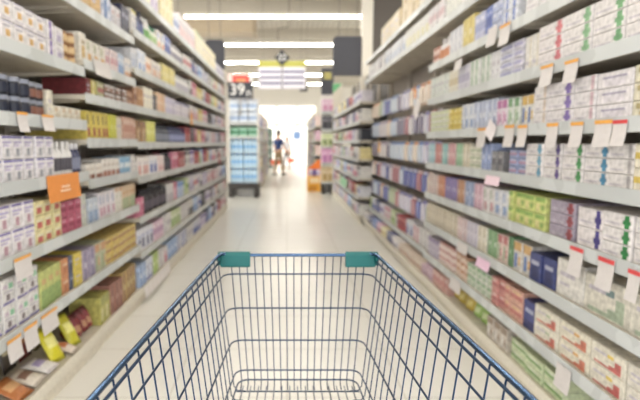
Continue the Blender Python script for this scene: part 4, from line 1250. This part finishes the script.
for i, (z_, hw) in enumerate(((0.065, 0.05), (0.045, 0.062))):
    MB().box((-hw, -0.0152, z_), (hw * 0.7, -0.0100, z_ + 0.010), M('f4d2b0', 0.5)).build('lettering', t)
price_tag('L', 184, 198, 113, 126, None, 'round orange sign', 'e8a03c', round_=True)
price_tag('L', 214, 224, 152, 165, None, 'round red sign', 'b8444c', round_=True)
price_tag('R', 374, 385, 141, 153, None, 'round orange sign', 'e6a83c', round_=True)
price_tag('R', 411, 420, 88, 99, None, 'round orange sign', 'e0904a', round_=True)
price_tag('R', 344, 351, 178, 186, None, 'green promotion card', '8fc49a')
# strip of small cards along the third left bay's foot
for k in range(7):
    y = 3.93 + 0.125 * k
    price_tag('L', *sorted((project(-XL, y, 0.1)[0], project(-XL, y + 0.11, 0.1)[0])), project(-XL, y + .05, 0.13)[1], project(-XL, y + .05, 0.03)[1], None, 'white foot-strip card', 'efe9e6')
by = {}
for t, what, bay, sh, y in TAGS: by.setdefault((what, bay, sh), []).append((y, t))
for (what, bay, sh), v in by.items():
    v.sort(key=lambda q: q[0])
    for i, (y, t) in enumerate(v):
        s = '%s%s, %s, %s' % (what, '' if len(v) == 1 else ' %s from near end' % ORD[i], sh, bay)
        tag(t, s, 'sign' if 'round' in what or 'promotion' in what else 'price tag', 'price tags along the shelf rails')

# ------------------------------------------------------------------ labels for every product
by = {}
for it in ITEMS:
    by.setdefault((it[2], it[3], it[4]), []).append(it)
CATGROUP = {}
for (desc, bay, sh), v in by.items():
    ys = sorted({round(i[5], 4) for i in v}); vis = {}
    for i in v: vis.setdefault(round(i[5], 4), []).append(i)
    for i in v:
        o, cat, _, _, _, y, t, tiers = i
        n = len(ys); k = ys.index(round(y, 4))
        s = desc
        if n > 1: s += ', ' + (ORD[k] if k < len(ORD) else 'last') + ' from near end'
        col = sorted(q[6] for q in vis[round(y, 4)])
        if len(col) > 1:
            j = col.index(t)
            s += ', ' + ({2: ['lower', 'upper'], 3: ['bottom', 'middle', 'top'], 4: ['bottom', 'second', 'third', 'top']}[len(col)][j]) + ' tier'
        shw = sh if len((s + sh + bay).replace(',', ' ').split()) <= 14 else sh.replace(' up', '')
        s += ', ' + shw + ', ' + bay
        if len(s.split()) > 16: s = s.replace(' from near end', ' along')
        tag(o, s, cat, '%s on the %s of the %s' % (desc + ('s' if not desc.endswith('s') else ''), sh, bay))

# ------------------------------------------------------------------ shopping cart
CXC, RZ, YF, YR = 0.029, 0.98, 1.321, 0.47
hw_top = lambda y: 0.210 + (YF - y) * 0.0615
ZFB, ZRB = 0.615, 0.565                                    # floor height front, rear
zfl = lambda y: ZRB + (ZFB - ZRB) * (y - YR) / (YF - YR)
hw_bot = lambda y: 0.170 + (YF - y) * 0.045
def hw(y, z):
    v = (z - zfl(y)) / (RZ - zfl(y))
    return hw_bot(y) + (hw_top(y) - hw_bot(y)) * v
wire = M('263c59', 0.3, metal=0.8, noise=0.0, name='blue_zinc_wire')
rodm = M('4d6788', 0.2, metal=0.95, noise=0.0, name='blue_zinc_rod')
cart = empty('shopping_cart', (CXC, 0, 0)); tag(cart, 'empty blue-grey wire shopping cart with teal corner guards pointing up the aisle', 'shopping cart')
def hoop(z, yr, inset=0.0, rc=0.03, front=YF, n=6):
    """a U running forward along one side, across the front and back along the other"""
    pts = []
    y = yr; m = 14
    for i in range(m): 
        yy = yr + (front - rc - yr) * i / m
        pts.append((-hw(yy, z) + inset, yy, z))
    wf = hw(front, z) - inset
    for k in range(n + 1):
        a = pi - k * (pi / 2) / n
        pts.append((-wf + rc + rc * cos(a), front - rc + rc * sin(a), z))
    R_ = [(-p[0], p[1], p[2]) for p in reversed(pts)]
    return pts + R_
# rim: one thick rod all round the sides and front, stepping in at the corner guards
pts = []
for i in range(13):
    yy = YR + (YF - 0.055 - YR) * i / 12
    pts.append((-hw_top(yy) - 0.003, yy, RZ))
pts += [(-hw_top(YF) - 0.001, YF - 0.035, RZ + 0.004), (-hw_top(YF) + 0.006, YF - 0.016, RZ + 0.006), (-hw_top(YF) + 0.016, YF - 0.003, RZ + 0.004), (-hw_top(YF) + 0.035, YF, RZ)]
pts = pts + [(-p[0], p[1], p[2]) for p in reversed(pts)]
MB().tube(pts, 0.0047, rodm, 10).build('rim_rod', cart, True)
pts2 = []
for i in range(13):
    yy = YR + (YF - 0.03 - YR) * i / 12
    pts2.append((-hw(yy, RZ - 0.012) + 0.004, yy, RZ - 0.0105))
MB().tube(pts2, 0.0026, wire, 8).build('lower_rod', cart, True)
MB().tube([(-p[0], p[1], p[2]) for p in pts2], 0.0026, wire, 8).build('lower_rod', cart, True)
for z in (0.928, 0.833, 0.742, 0.656):
    MB().tube(hoop(z, YR, 0.0035), 0.0021, wire, 7).build('hoop_wire', cart, True)
# front upright wires
N = 18
for i in range(N):
    u = -1 + 2 * (i + 0.5) / N
    xt, xb_ = u * (hw_top(YF) - 0.018), u * (hw_bot(YF) - 0.006)
    MB().tube([(xt, YF + 0.002, RZ - 0.001), (xb_, YF + 0.002, ZFB + 0.012), (xb_, YF - 0.006, ZFB + 0.001), (xb_, YF - 0.03, ZFB - 0.001)], 0.0015, wire, 6).build('front_wire', cart, True)
# side upright wires
for s in (-1, 1):
    for i in range(18):
        yy = YF - 0.034 - 0.045 * i
        if yy < YR: break
        z0 = zfl(yy)
        MB().tube([(s * (hw_top(yy) - 0.001), yy, RZ - 0.002), (s * (hw_bot(yy) + 0.001), yy, z0 + 0.014), (s * (hw_bot(yy) - 0.008), yy, z0 + 0.001), (s * (hw_bot(yy) - 0.03), yy, z0 - 0.0005)], 0.0015, wire, 6).build('side_wire', cart, True)
# floor grid: edge hoop, cross wires, long wires
pts = hoop(ZFB, YR, 0.002, 0.03)
pts = [(p[0] * (hw_bot(p[1]) - 0.004) / max(hw(p[1], ZFB), 1e-6), p[1] - 0.006, zfl(p[1]) + 0.016) for p in pts]
MB().tube(pts, 0.0021, wire, 7).build('floor_hoop', cart, True)
for i in range(12):
    yy = YF - 0.03 - 0.072 * i
    if yy < YR: break
    MB().tube([(-hw_bot(yy) + 0.004, yy, zfl(yy) - 0.004), (hw_bot(yy) - 0.004, yy, zfl(yy) - 0.004)], 0.0019, wire, 6).build('floor_cross_wire', cart, True)
for i in range(15):
    u = -1 + 2 * (i + 0.5) / 15
    MB().tube([(u * (hw_bot(YF) - 0.01), YF - 0.012, ZFB), (u * (hw_bot(YR) - 0.01), YR, ZRB)], 0.0016, wire, 6).build('floor_long_wire', cart, True)
# teal corner guards: a rounded sleeve over the front rod with a short skirt, and a wrap round the corner
teal = M('075a58', 0.35, noise=0.03, name='teal_plastic')
for s in (-1, 1):
    xo, xi = s * (hw_top(YF) - 0.002), s * (hw_top(YF) - 0.082)
    sec = []
    for k in range(9):
        a = pi * k / 8
        sec.append((YF + 0.010 * cos(a), RZ + 0.002 + 0.008 * sin(a)))
    sec += [(YF - 0.010, RZ - 0.028), (YF - 0.007, RZ - 0.032), (YF + 0.007, RZ - 0.032), (YF + 0.010, RZ - 0.028)]
    gd = MB().prism(sec, 'x', min(xo, xi), max(xo, xi), teal).build('corner_guard', cart); gd['label'] = 'teal plastic corner guard'
    bv = gd.modifiers.new('bv', 'BEVEL'); bv.width = 0.002; bv.segments = 2
    x1_ = s * (hw_top(YF) + 0.004)
    MB().prism([(YF - 0.026, RZ - 0.022), (YF + 0.004, RZ - 0.030), (YF + 0.008, RZ + 0.004), (YF + 0.001, RZ + 0.010), (YF - 0.012, RZ + 0.010), (YF - 0.024, RZ + 0.002)], 'x', min(xo, x1_), max(xo, x1_), teal).build('guard_cheek', gd)
# handle, its posts and the under-frame with casters
ZH = 1.03
MB().tube([(-hw_top(YR) - 0.006, YR + 0.02, RZ), (-hw_top(YR) - 0.008, YR - 0.03, RZ + 0.03), (-hw_top(YR) + 0.005, YR - 0.06, ZH), (hw_top(YR) - 0.005, YR - 0.06, ZH), (hw_top(YR) + 0.008, YR - 0.03, RZ + 0.03), (hw_top(YR) + 0.006, YR + 0.02, RZ)], 0.010, rodm, 10).build('handle_bar', cart, True)
MB().tube([(-0.19, YR - 0.06, ZH), (0.19, YR - 0.06, ZH)], 0.0145, teal, 12).build('handle_grip', cart, True)
chrome = rodm
for s in (-1, 1):
    MB().tube([(s * (hw_top(YR) - 0.02), YR + 0.01, RZ - 0.02), (s * (hw_bot(YR) + 0.012), YR + 0.02, ZRB - 0.02), (s * 0.235, YR - 0.01, 0.17), (s * 0.232, YR + 0.05, 0.14), (s * 0.165, YF - 0.10, 0.14)], 0.0095, chrome, 8).build('chassis_tube', cart, True)
    MB().tube([(s * 0.19, YF - 0.28, 0.15), (s * (hw_bot(YF - 0.28) - 0.004), YF - 0.26, zfl(YF - 0.28) - 0.006)], 0.008, chrome, 8).build('strut', cart, True)
    for yy, xx in ((YR + 0.05, 0.232), (YF - 0.11, 0.165)):
        c = MB().box((s * xx - 0.020, yy - 0.03, 0.112), (s * xx + 0.020, yy + 0.03, 0.128), chrome)
        c.box((s * xx - 0.020, yy - 0.02, 0.05), (s * xx - 0.016, yy + 0.02, 0.112), chrome).box((s * xx + 0.016, yy - 0.02, 0.05), (s * xx + 0.020, yy + 0.02, 0.112), chrome)
        cs = c.build('caster', cart)
        wh = MB(); n_ = 20
        wh.prism([(yy + 0.055 * cos(2 * pi * k / n_), 0.056 + 0.055 * sin(2 * pi * k / n_)) for k in range(n_)], 'x', s * xx - 0.013, s * xx + 0.013, M('4a4a4c', 0.6)).build('wheel', cs)
MB().tube([(-0.165, YF - 0.10, 0.14), (0.165, YF - 0.10, 0.14)], 0.0085, chrome, 8).build('chassis_bar', cart, True)

# ------------------------------------------------------------------ light, world, camera
w = bpy.data.worlds.new('World'); SC.world = w; w.use_nodes = True
bg = w.node_tree.nodes['Background']
bg.inputs['Color'].default_value = (0.98, 0.99, 1.0, 1); bg.inputs['Strength'].default_value = 2.0

cam = bpy.data.cameras.new('camera'); co = bpy.data.objects.new('camera', cam); COL.objects.link(co)
co.location = (0, 0, HC); co.rotation_euler = (pi / 2 - PITCH, 0, 0)
cam.sensor_width = 36.0; cam.sensor_fit = 'HORIZONTAL'; cam.lens = F / 640 * 36.0
cam.shift_x = (320.0 - CX) / 640.0
cam.clip_start = 0.02; cam.clip_end = 100
cam.dof.use_dof = True; cam.dof.focus_distance = 0.84; cam.dof.aperture_fstop = 3.8; cam.dof.aperture_blades = 0
SC.camera = co
SC.view_settings.view_transform = 'Standard'
try: SC.view_settings.look = 'None'
except Exception: pass
SC.view_settings.exposure = 0.52; SC.view_settings.gamma = 1.0; SC.view_settings.use_curve_mapping = False
try:
    SC.cycles.max_bounces = 8; SC.cycles.diffuse_bounces = 4; SC.cycles.glossy_bounces = 4; SC.cycles.use_denoising = True
    SC.cycles.sample_clamp_indirect = 6.0
except Exception: pass
bpy.context.view_layer.update()
